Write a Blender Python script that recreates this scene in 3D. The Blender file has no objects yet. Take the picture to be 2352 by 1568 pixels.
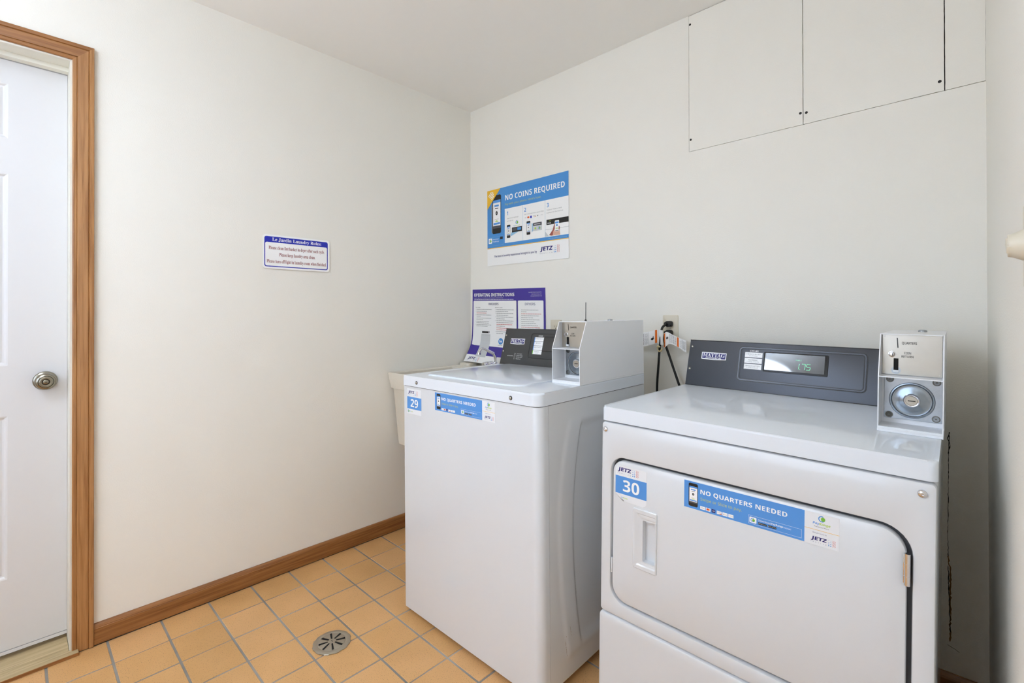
import bpy, bmesh, math, random
from mathutils import Matrix, Vector

# ------------------------------------------------------------------ camera, world, light, exposure
scene = bpy.context.scene
COL = scene.collection
YAW, TILT, ROLL = 0.7632826, 0.0038605, -0.0022027
def cam_axes():
    F = Vector((-math.sin(YAW)*math.cos(TILT), math.cos(YAW)*math.cos(TILT), math.sin(TILT)))
    Rt = Vector((math.cos(YAW), math.sin(YAW), 0)); U = Rt.cross(F)
    c, s = math.cos(ROLL), math.sin(ROLL)
    return Rt*c+U*s, U*c-Rt*s, F
cd = bpy.data.cameras.new('camera'); cam = bpy.data.objects.new('camera', cd); COL.objects.link(cam)
r_, u_, f_ = cam_axes()
mw = Matrix((( r_.x, u_.x, -f_.x, 2.2551558), (r_.y, u_.y, -f_.y, -1.9832434), (r_.z, u_.z, -f_.z, 1.1782172), (0, 0, 0, 1)))
cam.matrix_world = mw
cd.sensor_width = 36; cd.lens = 1094.51685*36/2352; cd.shift_y = -69.29886/2352; cd.clip_start = 0.02
scene.camera = cam
scene.view_settings.view_transform = 'Standard'; scene.view_settings.look = 'None'
scene.view_settings.gamma = 1; scene.view_settings.use_curve_mapping = False
scene.view_settings.exposure = 0.08
world = bpy.data.worlds.new('world'); scene.world = world; world.use_nodes = True
world.node_tree.nodes['Background'].inputs[0].default_value = (1, .98, .95, 1)
world.node_tree.nodes['Background'].inputs[1].default_value = 0.3
LAMP, LAMPC = 16.2, (.815, .93, 1.10, 1)      # ceiling fixture: strength, colour
FILL, FILLC = 2.05, (.80, .915, 1.10, 1)         # added fill: unseen glowing panel behind the camera
cyc = scene.cycles; cyc.max_bounces = 8; cyc.diffuse_bounces = 7; cyc.glossy_bounces = 3; cyc.transmission_bounces = 2
cyc.use_adaptive_sampling = True; cyc.adaptive_threshold = .2; cyc.adaptive_min_samples = 16; cyc.caustics_reflective = False; cyc.caustics_refractive = False; cyc.sample_clamp_indirect = 6
H = 2.44        # ceiling height
YF = -3.5       # wall behind the camera

# ------------------------------------------------------------------ materials
def srgb(r, g, b):
    f = lambda c: (c/255/12.92) if c/255 <= .04045 else ((c/255+.055)/1.055)**2.4
    return (f(r), f(g), f(b), 1)
MATS = {}
def mat(name, col, rough=.5, metal=0, coat=0, bump=0, bscale=200, var=0, vscale=5, emit=0, spec=.5, trans=0):
    if name in MATS: return MATS[name]
    m = bpy.data.materials.new(name); m.use_nodes = True; MATS[name] = m
    nt = m.node_tree; b = nt.nodes['Principled BSDF']
    if len(col) == 3: col = srgb(*col)
    b.inputs['Base Color'].default_value = col
    b.inputs['Roughness'].default_value = rough; b.inputs['Metallic'].default_value = metal
    b.inputs['Specular IOR Level'].default_value = spec
    b.inputs['Coat Weight'].default_value = coat; b.inputs['Coat Roughness'].default_value = .04
    b.inputs['Transmission Weight'].default_value = trans
    if emit:
        b.inputs['Emission Color'].default_value = col; b.inputs['Emission Strength'].default_value = emit
    tc = nt.nodes.new('ShaderNodeTexCoord')
    if var:
        n = nt.nodes.new('ShaderNodeTexNoise'); n.inputs['Scale'].default_value = vscale; n.inputs['Detail'].default_value = 5
        nt.links.new(tc.outputs['Object'], n.inputs['Vector'])
        mr = nt.nodes.new('ShaderNodeMapRange'); mr.inputs[1].default_value = .3; mr.inputs[2].default_value = .7
        mr.inputs[3].default_value = 1-var; mr.inputs[4].default_value = 1+var*.5
        nt.links.new(n.outputs[0], mr.inputs[0])
        mx = nt.nodes.new('ShaderNodeMix'); mx.data_type = 'RGBA'; mx.blend_type = 'MULTIPLY'; mx.inputs[0].default_value = 1
        mx.inputs[6].default_value = col; nt.links.new(mr.outputs[0], mx.inputs[7]); nt.links.new(mx.outputs[2], b.inputs['Base Color'])
    if bump:
        n = nt.nodes.new('ShaderNodeTexNoise'); n.inputs['Scale'].default_value = bscale; n.inputs['Detail'].default_value = 1
        nt.links.new(tc.outputs['Object'], n.inputs['Vector'])
        bp = nt.nodes.new('ShaderNodeBump'); bp.inputs['Strength'].default_value = bump; bp.inputs['Distance'].default_value = .002
        nt.links.new(n.outputs[0], bp.inputs['Height']); nt.links.new(bp.outputs[0], b.inputs['Normal'])
    return m

def wood(name, c1, c2, axis, rough=.4, scale=1.0, coat=.3):
    m = bpy.data.materials.new(name); m.use_nodes = True; nt = m.node_tree; b = nt.nodes['Principled BSDF']
    tc = nt.nodes.new('ShaderNodeTexCoord'); mp = nt.nodes.new('ShaderNodeMapping')
    s = [60*scale]*3; s[axis] = 2.2*scale; mp.inputs['Scale'].default_value = s
    nt.links.new(tc.outputs['Object'], mp.inputs['Vector'])
    n1 = nt.nodes.new('ShaderNodeTexNoise'); n1.inputs['Scale'].default_value = 1.6; n1.inputs['Detail'].default_value = 6; n1.inputs['Distortion'].default_value = .6
    n2 = nt.nodes.new('ShaderNodeTexNoise'); n2.inputs['Scale'].default_value = 6; n2.inputs['Detail'].default_value = 4
    nt.links.new(mp.outputs[0], n1.inputs['Vector']); nt.links.new(mp.outputs[0], n2.inputs['Vector'])
    cr = nt.nodes.new('ShaderNodeValToRGB'); cr.color_ramp.elements[0].position = .32; cr.color_ramp.elements[0].color = srgb(*c2)
    cr.color_ramp.elements[1].position = .62; cr.color_ramp.elements[1].color = srgb(*c1)
    nt.links.new(n1.outputs[0], cr.inputs[0])
    r2 = nt.nodes.new('ShaderNodeMapRange'); r2.inputs[1].default_value = .3; r2.inputs[2].default_value = .42; r2.inputs[3].default_value = .78; r2.inputs[4].default_value = 1
    nt.links.new(n2.outputs[0], r2.inputs[0])
    mx = nt.nodes.new('ShaderNodeMix'); mx.data_type = 'RGBA'; mx.blend_type = 'MULTIPLY'; mx.inputs[0].default_value = 1
    nt.links.new(cr.outputs[0], mx.inputs[6]); nt.links.new(r2.outputs[0], mx.inputs[7]); nt.links.new(mx.outputs[2], b.inputs['Base Color'])
    bp = nt.nodes.new('ShaderNodeBump'); bp.inputs['Strength'].default_value = .25; bp.inputs['Distance'].default_value = .001
    nt.links.new(n2.outputs[0], bp.inputs['Height']); nt.links.new(bp.outputs[0], b.inputs['Normal'])
    b.inputs['Roughness'].default_value = rough; b.inputs['Coat Weight'].default_value = coat; b.inputs['Coat Roughness'].default_value = .2
    return m

def tile_material():
    m = bpy.data.materials.new('quarry_tile'); m.use_nodes = True; nt = m.node_tree; b = nt.nodes['Principled BSDF']
    tc = nt.nodes.new('ShaderNodeTexCoord')
    at = nt.nodes.new('ShaderNodeAttribute'); at.attribute_name = 'tone'
    n = nt.nodes.new('ShaderNodeTexNoise'); n.inputs['Scale'].default_value = 9; n.inputs['Detail'].default_value = 4
    sp = nt.nodes.new('ShaderNodeTexNoise'); sp.inputs['Scale'].default_value = 330; sp.inputs['Detail'].default_value = 2
    lg = nt.nodes.new('ShaderNodeTexNoise'); lg.inputs['Scale'].default_value = 2.2; lg.inputs['Detail'].default_value = 3
    for q in (n, sp, lg): nt.links.new(tc.outputs['Object'], q.inputs['Vector'])
    ad = nt.nodes.new('ShaderNodeMath'); ad.operation = 'MULTIPLY_ADD'; ad.inputs[1].default_value = .6
    nt.links.new(n.outputs[0], ad.inputs[0]); nt.links.new(at.outputs['Fac'], ad.inputs[2])
    cr = nt.nodes.new('ShaderNodeValToRGB'); e = cr.color_ramp.elements
    e[0].position = .25; e[0].color = srgb(207, 158, 96); e[1].position = .95; e[1].color = srgb(224, 174, 118)
    nt.links.new(ad.outputs[0], cr.inputs[0])
    s1 = nt.nodes.new('ShaderNodeMapRange'); s1.inputs[1].default_value = .30; s1.inputs[2].default_value = .40; s1.inputs[3].default_value = .55; s1.inputs[4].default_value = 1
    nt.links.new(sp.outputs[0], s1.inputs[0])
    mx = nt.nodes.new('ShaderNodeMix'); mx.data_type = 'RGBA'; mx.blend_type = 'MULTIPLY'; mx.inputs[0].default_value = 1
    nt.links.new(cr.outputs[0], mx.inputs[6]); nt.links.new(s1.outputs[0], mx.inputs[7])
    s2 = nt.nodes.new('ShaderNodeMapRange'); s2.inputs[1].default_value = .3; s2.inputs[2].default_value = .55; s2.inputs[3].default_value = .9; s2.inputs[4].default_value = 1
    nt.links.new(lg.outputs[0], s2.inputs[0])
    m2 = nt.nodes.new('ShaderNodeMix'); m2.data_type = 'RGBA'; m2.blend_type = 'MULTIPLY'; m2.inputs[0].default_value = 1
    nt.links.new(mx.outputs[2], m2.inputs[6]); nt.links.new(s2.outputs[0], m2.inputs[7]); nt.links.new(m2.outputs[2], b.inputs['Base Color'])
    bp = nt.nodes.new('ShaderNodeBump'); bp.inputs['Strength'].default_value = .3; bp.inputs['Distance'].default_value = .0006
    nt.links.new(sp.outputs[0], bp.inputs['Height']); nt.links.new(bp.outputs[0], b.inputs['Normal'])
    b.inputs['Roughness'].default_value = .55
    return m

M_WALL = mat('wall_paint', (241, 238, 229), .85, bump=.22, bscale=260, spec=.3)
M_CEIL = mat('ceiling_paint', (247, 245, 240), .9, spec=.2)
M_ENAM = mat('white_enamel', (220, 223, 226), .22, coat=.5)
M_ENAM2 = mat('white_enamel_top', (228, 234, 241), .10, spec=.32)
M_BOXW = mat('white_box_paint', (238, 240, 243), .38, coat=.2)
M_DOOR = mat('white_door_paint', (219, 218, 218), .45, bump=.05, bscale=90)
M_JAMB = mat('cream_jamb_paint', (232, 229, 216), .5, bump=.1, bscale=60, var=.04, vscale=14)
M_OAKZ = wood('oak_vertical', (178, 128, 78), (146, 96, 50), 2)
M_OAKY = wood('oak_along_wall', (160, 108, 60), (128, 80, 38), 1)
M_OAKX = wood('oak_along_back', (160, 108, 60), (128, 80, 38), 0)
M_SILL = wood('bare_wood', (206, 184, 142), (170, 146, 106), 1, rough=.6, scale=.7, coat=0)
M_TILE = tile_material()
M_GROUT = mat('grout', (160, 155, 146), .9, var=.4, vscale=4, bump=.4, bscale=300)
M_DARK = mat('dark_gap', (22, 20, 18), .9)
M_BLACK = mat('black_plastic', (24, 24, 25), .35)
M_CONS = mat('charcoal_console', (82, 85, 92), .34, metal=.5, bump=.06, bscale=500)
M_CONSW = mat('charcoal_console_matt', (66, 66, 66), .5, bump=.06, bscale=500)
M_GLOSSB = mat('gloss_black', (14, 14, 15), .04, coat=1)
M_CHROME = mat('chrome', (225, 225, 228), .08, metal=1)
M_STEEL = mat('brushed_steel', (190, 185, 174), .28, metal=1, bump=.015, bscale=900, var=.05, vscale=25)
M_ZINC = mat('zinc', (176, 182, 188), .3, metal=1, bump=.1, bscale=300, var=.12, vscale=40)
M_RECESS = mat('zinc_recess_shade', (118, 116, 108), .35, metal=1)  # darker zinc: shade of the screw recesses put into the colour
M_DISH = mat('dish_steel', (150, 160, 170), .18, metal=1, var=.1, vscale=60)
M_NICKEL = mat('antique_nickel', (150, 144, 130), .22, metal=1)
M_NICKD = mat('dark_nickel', (60, 54, 46), .35, metal=1)
M_SINK = mat('almond_plastic', (222, 215, 200), .35, bump=.03, bscale=80, var=.03, vscale=20)
M_ALMOND = mat('almond_plate', (220, 212, 192), .35)
M_RUBBER = mat('black_rubber', (20, 20, 20), .5)
M_TIE = mat('beige_tie', (224, 208, 160), .5)
M_WHITE = mat('print_white', (250, 250, 250), .4)
M_PAPER = mat('poster_white', (248, 248, 246), .35)
M_NAVY = mat('print_navy', (34, 28, 110), .4)
M_PURP = mat('print_purple', (66, 50, 150), .35)
M_STKW = mat('sticker_white', (233, 236, 240), .3)
M_BLUE = mat('print_blue', (72, 146, 214), .35)
M_STKB = mat('sticker_blue', (84, 150, 222), .3)
M_SKY = mat('print_light_blue', (150, 196, 226), .4)
M_LBL = mat('print_blue_line', (160, 196, 220), .4)
M_YEL = mat('print_yellow', (240, 188, 44), .4)
M_OLIVE = mat('print_lime_text', (196, 200, 92), .4)
M_LIME = mat('print_lime', (178, 208, 40), .4)
M_GREEN = mat('print_green', (120, 186, 60), .4)
M_RED = mat('print_red', (206, 52, 44), .4)
M_MAROON = mat('print_maroon', (140, 28, 40), .4)
M_ROYAL = mat('print_royal_blue', (30, 44, 176), .35)
M_GREY = mat('print_grey', (150, 150, 150), .4)
M_DGREY = mat('print_dark_grey', (84, 84, 88), .4)
M_LGREY = mat('print_light_grey', (206, 208, 208), .4)
M_PBLACK = mat('print_black', (24, 22, 22), .35)
M_ORANGE = mat('print_orange', (232, 112, 20), .4)
M_SKIN = mat('print_skin', (222, 176, 154), .5)
M_SKIND = mat('print_skin_shade', (160, 84, 74), .5)
M_RUST = mat('rust', (130, 92, 46), .8)
M_CRACK = mat('crack_grey', (120, 112, 96), .9)  # grey-brown of one fine crack in the back wall
M_LED = mat('green_led', (120, 210, 160), .4, emit=.6)
M_LEDD = mat('green_led_dim', (60, 120, 80), .4, emit=.25)
for m_ in (M_LED, M_LEDD): m_.cycles.emission_sampling = 'NONE'
M_LAMP = mat('lamp_diffuser', LAMPC, .5, emit=LAMP)
M_FILL = mat('fill_light_glow', FILLC, .3, emit=FILL)  # glow of the added fill panel
M_TRANSP = mat('screw_dark', (40, 38, 36), .4, metal=.6)

# ------------------------------------------------------------------ mesh helpers
def finish(bm, name, mats, parent=None, mx=None, smooth=True, angle=35):
    bmesh.ops.recalc_face_normals(bm, faces=bm.faces) if smooth != 'keep' else None
    if smooth is True:
        a = math.radians(angle)
        for f in bm.faces: f.smooth = True
        for e in bm.edges:
            if len(e.link_faces) != 2 or e.calc_face_angle(0) > a: e.smooth = False
    me = bpy.data.meshes.new(name); bm.to_mesh(me); bm.free()
    if not isinstance(mats, (list, tuple)): mats = [mats]
    for m in mats: me.materials.append(m)
    o = bpy.data.objects.new(name, me); COL.objects.link(o)
    if parent: o.parent = parent
    if mx is not None: o.matrix_local = mx
    return o
def tag(o, label, cat, group=None):
    o['label'] = label; o['category'] = cat
    if group: o['group'] = group
    return o
def struct(o): o['kind'] = 'structure'; return o
def empty(name, mx, label, cat):
    o = bpy.data.objects.new(name, None); COL.objects.link(o); o.matrix_world = mx; o.empty_display_size = .1
    return tag(o, label, cat)
def join(dst, src, mx=None, mi=0):
    vm = {}
    for v in src.verts: vm[v] = dst.verts.new(mx @ v.co if mx is not None else v.co)
    for f in src.faces:
        try: nf = dst.faces.new([vm[v] for v in f.verts]); nf.material_index = mi if mi is not None else f.material_index
        except ValueError: pass
    src.free()
def bx(dst, a, b, mi=0, bev=0, seg=2, mx=None):
    s = bmesh.new(); x0, y0, z0 = a; x1, y1, z1 = b
    v = [s.verts.new(p) for p in ((x0,y0,z0),(x1,y0,z0),(x1,y1,z0),(x0,y1,z0),(x0,y0,z1),(x1,y0,z1),(x1,y1,z1),(x0,y1,z1))]
    for f in ((3,2,1,0),(4,5,6,7),(0,1,5,4),(1,2,6,5),(2,3,7,6),(3,0,4,7)): s.faces.new([v[i] for i in f])
    if bev: bmesh.ops.bevel(s, geom=list(s.edges), offset=bev, segments=seg, profile=.5, affect='EDGES')
    join(dst, s, mx, mi)
def rrect(x0, y0, x1, y1, r, n=6):
    if not isinstance(r, (list, tuple)): r = [r]*4      # bl, br, tr, tl
    pts = []
    for (cx, cy, a0, rr) in ((x0, y0, 180, r[0]), (x1, y0, 270, r[1]), (x1, y1, 0, r[2]), (x0, y1, 90, r[3])):
        if rr <= 0: pts.append((cx, cy)); continue
        ox = cx + (rr if cx == x0 else -rr); oy = cy + (rr if cy == y0 else -rr)
        for i in range(n+1):
            a = math.radians(a0+90*i/n); pts.append((ox+rr*math.cos(a), oy+rr*math.sin(a)))
    return pts
def prism(dst, pts, z0, z1, mi=0, bev=0, seg=3, mx=None, bevbot=0):
    """outline in xy extruded along z"""
    s = bmesh.new(); n = len(pts)
    lo = [s.verts.new((p[0], p[1], z0)) for p in pts]; hi = [s.verts.new((p[0], p[1], z1)) for p in pts]
    s.faces.new(lo[::-1]); s.faces.new(hi)
    for i in range(n): s.faces.new((lo[i], lo[(i+1) % n], hi[(i+1) % n], hi[i]))
    if bev or bevbot:
        ed = [e for e in s.edges if (bev and all(v in hi for v in e.verts)) or (bevbot and all(v in lo for v in e.verts))]
        bmesh.ops.bevel(s, geom=ed, offset=bev or bevbot, segments=seg, profile=.5, affect='EDGES')
    join(dst, s, mx, mi)
def circle(cx, cy, r, n=24): return [(cx+r*math.cos(2*math.pi*i/n), cy+r*math.sin(2*math.pi*i/n)) for i in range(n)]
def lathe(dst, prof, mx=None, mi=0, n=32):
    s = bmesh.new(); rings = []
    for r, z in prof:
        rings.append([s.verts.new((0, 0, z))] if r < 1e-6 else [s.verts.new((r*math.cos(2*math.pi*i/n), r*math.sin(2*math.pi*i/n), z)) for i in range(n)])
    for a, b in zip(rings, rings[1:]):
        for i in range(n):
            j = (i+1) % n
            if len(a) == 1 and len(b) > 1: s.faces.new((a[0], b[j], b[i]))
            elif len(b) == 1 and len(a) > 1: s.faces.new((a[i], a[j], b[0]))
            elif len(a) > 1: s.faces.new((a[i], a[j], b[j], b[i]))
    if len(rings[0]) > 1: s.faces.new(rings[0][::-1])
    if len(rings[-1]) > 1: s.faces.new(rings[-1])
    join(dst, s, mx, mi)
def catmull(P, k=8):
    P = [Vector(p) for p in P]; Q = [P[0]*2-P[1]]+P+[P[-1]*2-P[-2]]; out = []
    for i in range(1, len(Q)-2):
        for j in range(k):
            t = j/k; a, b, c, d = Q[i-1:i+3]
            out.append(.5*((2*b)+(c-a)*t+(2*a-5*b+4*c-d)*t*t+(3*b-a-3*c+d)*t**3))
    return out+[P[-1]]
def tube(dst, P, r, mi=0, n=12, spline=True, k=8):
    P = catmull(P, k) if spline else [Vector(p) for p in P]
    s = bmesh.new(); rings = []; up = None
    for i, p in enumerate(P):
        d = (P[min(i+1, len(P)-1)]-P[max(i-1, 0)]).normalized()
        if up is None: up = d.orthogonal().normalized()
        up = (up-d*up.dot(d)).normalized(); sd = d.cross(up)
        rr = r(i/(len(P)-1)) if callable(r) else r
        rings.append([s.verts.new(p+(up*math.cos(2*math.pi*q/n)+sd*math.sin(2*math.pi*q/n))*rr) for q in range(n)])
    for a, b in zip(rings, rings[1:]):
        for q in range(n): s.faces.new((a[q], a[(q+1) % n], b[(q+1) % n], b[q]))
    s.faces.new(rings[0][::-1]); s.faces.new(rings[-1]); join(dst, s, None, mi)
def axes(o, x, y, z):
    return Matrix(((x[0], y[0], z[0], o[0]), (x[1], y[1], z[1], o[1]), (x[2], y[2], z[2], o[2]), (0, 0, 0, 1)))
def front(o): return axes(o, (1, 0, 0), (0, 0, 1), (0, -1, 0))     # u = +x, v = +z, facing -y
def screw(dst, o, r, mi=0, mx=None):
    """round-head screw whose axis is local +z"""
    m = Matrix.Translation(o) if mx is None else mx @ Matrix.Translation(o)
    lathe(dst, [(r, 0), (r, r*.25), (r*.85, r*.5), (r*.5, r*.68), (r*.32, r*.7), (r*.3, r*.4), (0, r*.4)], m, mi, 20)

# ------------------------------------------------------------------ lettering and flat print
_TXT = {}
def style(body, st):
    base = {'bold': (0x1D5D4, 0x1D5EE, 0x1D7EC), 'serif': (0x1D400, 0x1D41A, 0x1D7CE), None: (0x1D5A0, 0x1D5BA, 0x1D7E2)}.get(st)
    if not base: return body
    o = ''
    for c in body:
        if 'A' <= c <= 'Z': o += chr(base[0]+ord(c)-65)
        elif 'a' <= c <= 'z': o += chr(base[1]+ord(c)-97)
        elif '0' <= c <= '9': o += chr(base[2]+ord(c)-48)
        else: o += c
    return o
def text_geo(body, st=None, res=3, off=0):
    key = (body, st, res, off)
    if key not in _TXT:
        cu = bpy.data.curves.new('t', 'FONT'); cu.body = style(body, st); cu.resolution_u = res; cu.offset = off
        o = bpy.data.objects.new('t', cu); me = o.to_mesh()
        vs = [(v.co.x, v.co.y) for v in me.vertices]; fs = [list(p.vertices) for p in me.polygons]
        o.to_mesh_clear(); bpy.data.objects.remove(o); bpy.data.curves.remove(cu)
        _TXT[key] = (vs, fs)
    return _TXT[key]
class Print:
    """flat coloured print: shapes in (u, v), stacked in hair-thin layers, built as one mesh"""
    def __init__(s, step=.00012): s.bm = bmesh.new(); s.mats = []; s.step = step
    def mi(s, m):
        if m not in s.mats: s.mats.append(m)
        return s.mats.index(m)
    def poly(s, pts, m, l=1):
        vs = [s.bm.verts.new((p[0], p[1], l*s.step)) for p in pts]; f = s.bm.faces.new(vs); f.material_index = s.mi(m)
        if f.calc_area() and sum(a[0]*b[1]-b[0]*a[1] for a, b in zip(pts, pts[1:]+pts[:1])) < 0: f.normal_flip()
    def rect(s, x0, y0, x1, y1, m, l=1, r=0): s.poly(rrect(x0, y0, x1, y1, r, 5) if r else [(x0, y0), (x1, y0), (x1, y1), (x0, y1)], m, l)
    def slab(s, x0, y0, x1, y1, t, m, r=0):
        prism(s.bm, rrect(x0, y0, x1, y1, r, 6) if r else [(x0, y0), (x1, y0), (x1, y1), (x0, y1)], -t, 0, s.mi(m))
    def disc(s, cx, cy, r, m, l=1, ry=None, n=20): s.poly([(cx+r*math.cos(2*math.pi*i/n), cy+(ry or r)*math.sin(2*math.pi*i/n)) for i in range(n)], m, l)
    def text(s, body, x0, y0, x1, y1, m, l=2, st=None, slant=0, ang=0, res=3, off=0):
        """fit the whole string (its inked box) to the rectangle"""
        vs, fs = text_geo(body, st, res, off)
        if not vs: return
        ax = min(v[0] for v in vs); bx_ = max(v[0] for v in vs); ay = min(v[1] for v in vs); by = max(v[1] for v in vs)
        sx = (x1-x0)/(bx_-ax); sy = (y1-y0)/(by-ay); c, q = math.cos(ang), math.sin(ang); out = []
        for a, b in vs:
            u = (a-ax)*sx; v = (b-ay)*sy; u += v*slant
            out.append(s.bm.verts.new((x0+u*c-v*q, y0+u*q+v*c, l*s.step)))
        k = s.mi(m)
        for f in fs:
            try: nf = s.bm.faces.new([out[i] for i in f]); nf.material_index = k
            except ValueError: pass
    def greek(s, x0, y, x1, h, m, l=2, seed=0):
        """a line of illegible small print: a row of little dashes"""
        R = random.Random(seed+int(y*1e5)+int(x0*1e4)); x = x0
        while x < x1-h*.5:
            w = h*R.uniform(1.2, 4.5); e = min(x+w, x1); s.rect(x, y, e, y+h*.62, m, l); x = e+h*.55
    def jetz(s, x, y, W, l=2):
        """stacked wordmark, blue dots, red waves; W is the total width"""
        k = W/.133
        s.text('JETZ', x, y+.0105*k, x+.0835*k, y+.0385*k, M_NAVY, l, 'bold', slant=.16, res=2, off=.02)
        for i, ch in enumerate('SERVICE'):
            cx = x-.001*k+i*.0136*k; w = .0045*k if ch != 'I' else .0013*k
            s.text(ch, cx, y+.0006*k, cx+w, y+.0055*k, M_NAVY, l, None, res=1)
        for i in range(2):
            for j in range(4):
                s.disc(x+(.0975+.0105*i)*k, y+(.004+.0105*j)*k, (.0035-.00065*j)*k, M_BLUE, l, n=10)
        for i in range(2):
            X = x+(.117+.0095*i)*k; n = 8; dz = .040*k/n; w = .0022*k
            for j in range(n):
                a, b = (0, .0045*k) if j % 2 == 0 else (.0045*k, 0)
                y0 = y+.0005*k+j*dz; s.poly([(X+a, y0), (X+a+w, y0), (X+b+w, y0+dz), (X+b, y0+dz)], M_RED, l)
    def ring(s, cx, cy, r0, r1, m, l=2, a0=0, a1=360, n=16):
        for i in range(n):
            p, q = math.radians(a0+(a1-a0)*i/n), math.radians(a0+(a1-a0)*(i+1)/n)
            s.poly([(cx+r0*math.cos(p), cy+r0*math.sin(p)), (cx+r1*math.cos(p), cy+r1*math.sin(p)), (cx+r1*math.cos(q), cy+r1*math.sin(q)), (cx+r0*math.cos(q), cy+r0*math.sin(q))], m, l)
    def swirl(s, cx, cy, r, l=2):
        s.ring(cx-r*.1, cy, r*.7, r, M_STKB, l, 60, 330); s.disc(cx+r*.25, cy-r*.05, r*.62, M_GREEN, l+1, ry=r*.7, n=12)
    def frame(s, x0, y0, x1, y1, t, m, l=2):
        s.rect(x0, y0, x1, y0+t, m, l); s.rect(x0, y1-t, x1, y1, m, l); s.rect(x0, y0, x0+t, y1, m, l); s.rect(x1-t, y0, x1, y1, m, l)
    def phone(s, x0, y0, x1, y1, l=2):
        w, h = x1-x0, y1-y0
        s.rect(x0, y0, x1, y1, M_PBLACK, l, r=w*.16); s.rect(x0+w*.08, y0+h*.14, x1-w*.06, y0+h*.87, M_WHITE, l+1)
        s.rect(x0+w*.08, y0+h*.80, x1-w*.06, y0+h*.87, M_STKB, l+2)
        if w > .02:
            s.rect(x0+w*.25, y0+h*.70, x0+w*.75, y0+h*.745, M_STKB, l+2); s.rect(x0+w*.32, y0+h*.645, x0+w*.68, y0+h*.665, M_PBLACK, l+2)
            s.disc(x0+w*.5, y0+h*.53, w*.12, M_PBLACK, l+2, ry=h*.055, n=14); s.disc(x0+w*.5, y0+h*.53, w*.05, M_GREY, l+3, n=10)
            s.rect(x0+w*.28, y0+h*.37, x0+w*.72, y0+h*.377, M_GREY, l+2); s.poly([(x0+w*.28, y0+h*.31), (x0+w*.72, y0+h*.31), (x0+w*.5, y0+h*.345)], M_LIME, l+2)
            s.rect(x0+w*.14, y0+h*.235, x1-w*.12, y0+h*.285, M_STKB, l+2); s.rect(x0+w*.08, y0+h*.14, x1-w*.06, y0+h*.205, M_DGREY, l+2)
        else:
            s.disc(x0+w*.52, y0+h*.55, w*.15, M_DGREY, l+2, ry=h*.05, n=10); s.rect(x0+w*.2, y0+h*.2, x0+w*.8, y0+h*.24, M_STKB, l+2)
    def build(s, name, parent=None, mx=None, warp=None, cuts=None):
        if cuts:
            for co, no in cuts:
                bmesh.ops.bisect_plane(s.bm, geom=list(s.bm.verts)+list(s.bm.edges)+list(s.bm.faces), plane_co=co, plane_no=no, dist=1e-7)
        if warp:
            for v in s.bm.verts: v.co = warp(v.co)
        return finish(s.bm, name, s.mats, parent, mx, smooth='keep')

# ------------------------------------------------------------------ room shell
# floor: one mesh, grout bed and bevelled quarry tiles
P_, Q_, X0, Y0 = .15873, .15945, .16557, -1.74924
bm = bmesh.new(); tone = []
rng = random.Random(4)
bx(bm, (-.25, YF-.1, -.06), (2.6, .1, -.0016), 1)
nb = len(bm.faces)
T = bmesh.new(); lay = bm.faces.layers.float.new('tone')
for i in range(-2, 16):
    for j in range(-12, 12):
        x0 = X0+i*Q_+.0029; x1 = X0+(i+1)*Q_-.0029; y0 = Y0+j*P_+.0036; y1 = Y0+(j+1)*P_-.0036
        x0 = max(x0, -.0+.001) if x1 > 0 else x0
        if x1 < .01 or x0 > 2.45 or y1 < YF or y0 > .0: continue
        y1 = min(y1, .002)
        k = len(bm.faces); dx = rng.uniform(-.0008, .0008); dz = rng.uniform(-.0003, .0)
        bx(bm, (x0+dx, y0, -.012), (x1+dx, y1, dz), 0, .0012, 1)
        bm.faces.ensure_lookup_table(); t = rng.uniform(.15, .6)
        for f in bm.faces[k:]: f[lay] = t
struct(finish(bm, 'floor', [M_TILE, M_GROUT], smooth=False))

bm = bmesh.new(); bx(bm, (-.3, YF-.2, H), (2.7, .2, H+.1)); struct(finish(bm, 'ceiling', M_CEIL, smooth=False))
# left wall with the door opening y -2.66 .. -1.849, top 2.058
DY0, DY1, DZ = -2.66, -1.849, 2.060
bm = bmesh.new()
bx(bm, (-.13, DY1+.0062, 0), (0, .1, H)); bx(bm, (-.13, YF-.1, 0), (0, DY0-.0062, H)); bx(bm, (-.13, DY0-.0062, DZ+.0062), (0, DY1+.0062, H))
struct(finish(bm, 'wall_left', M_WALL, smooth=False))
# back wall with a recess that the cut board panels fill
PX0, PX1, PX2, PX3, PZ = 1.4013, 1.8252, 2.2065, 2.2966, 1.8606
bm = bmesh.new()
bx(bm, (-.13, 0, 0), (PX0, .12, H)); bx(bm, (PX0, 0, 0), (2.5, .12, PZ)); bx(bm, (PX0, .02, PZ), (2.5, .12, H), 1)
wb = struct(finish(bm, 'wall_back', [M_WALL, M_DARK], smooth=False))
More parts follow.
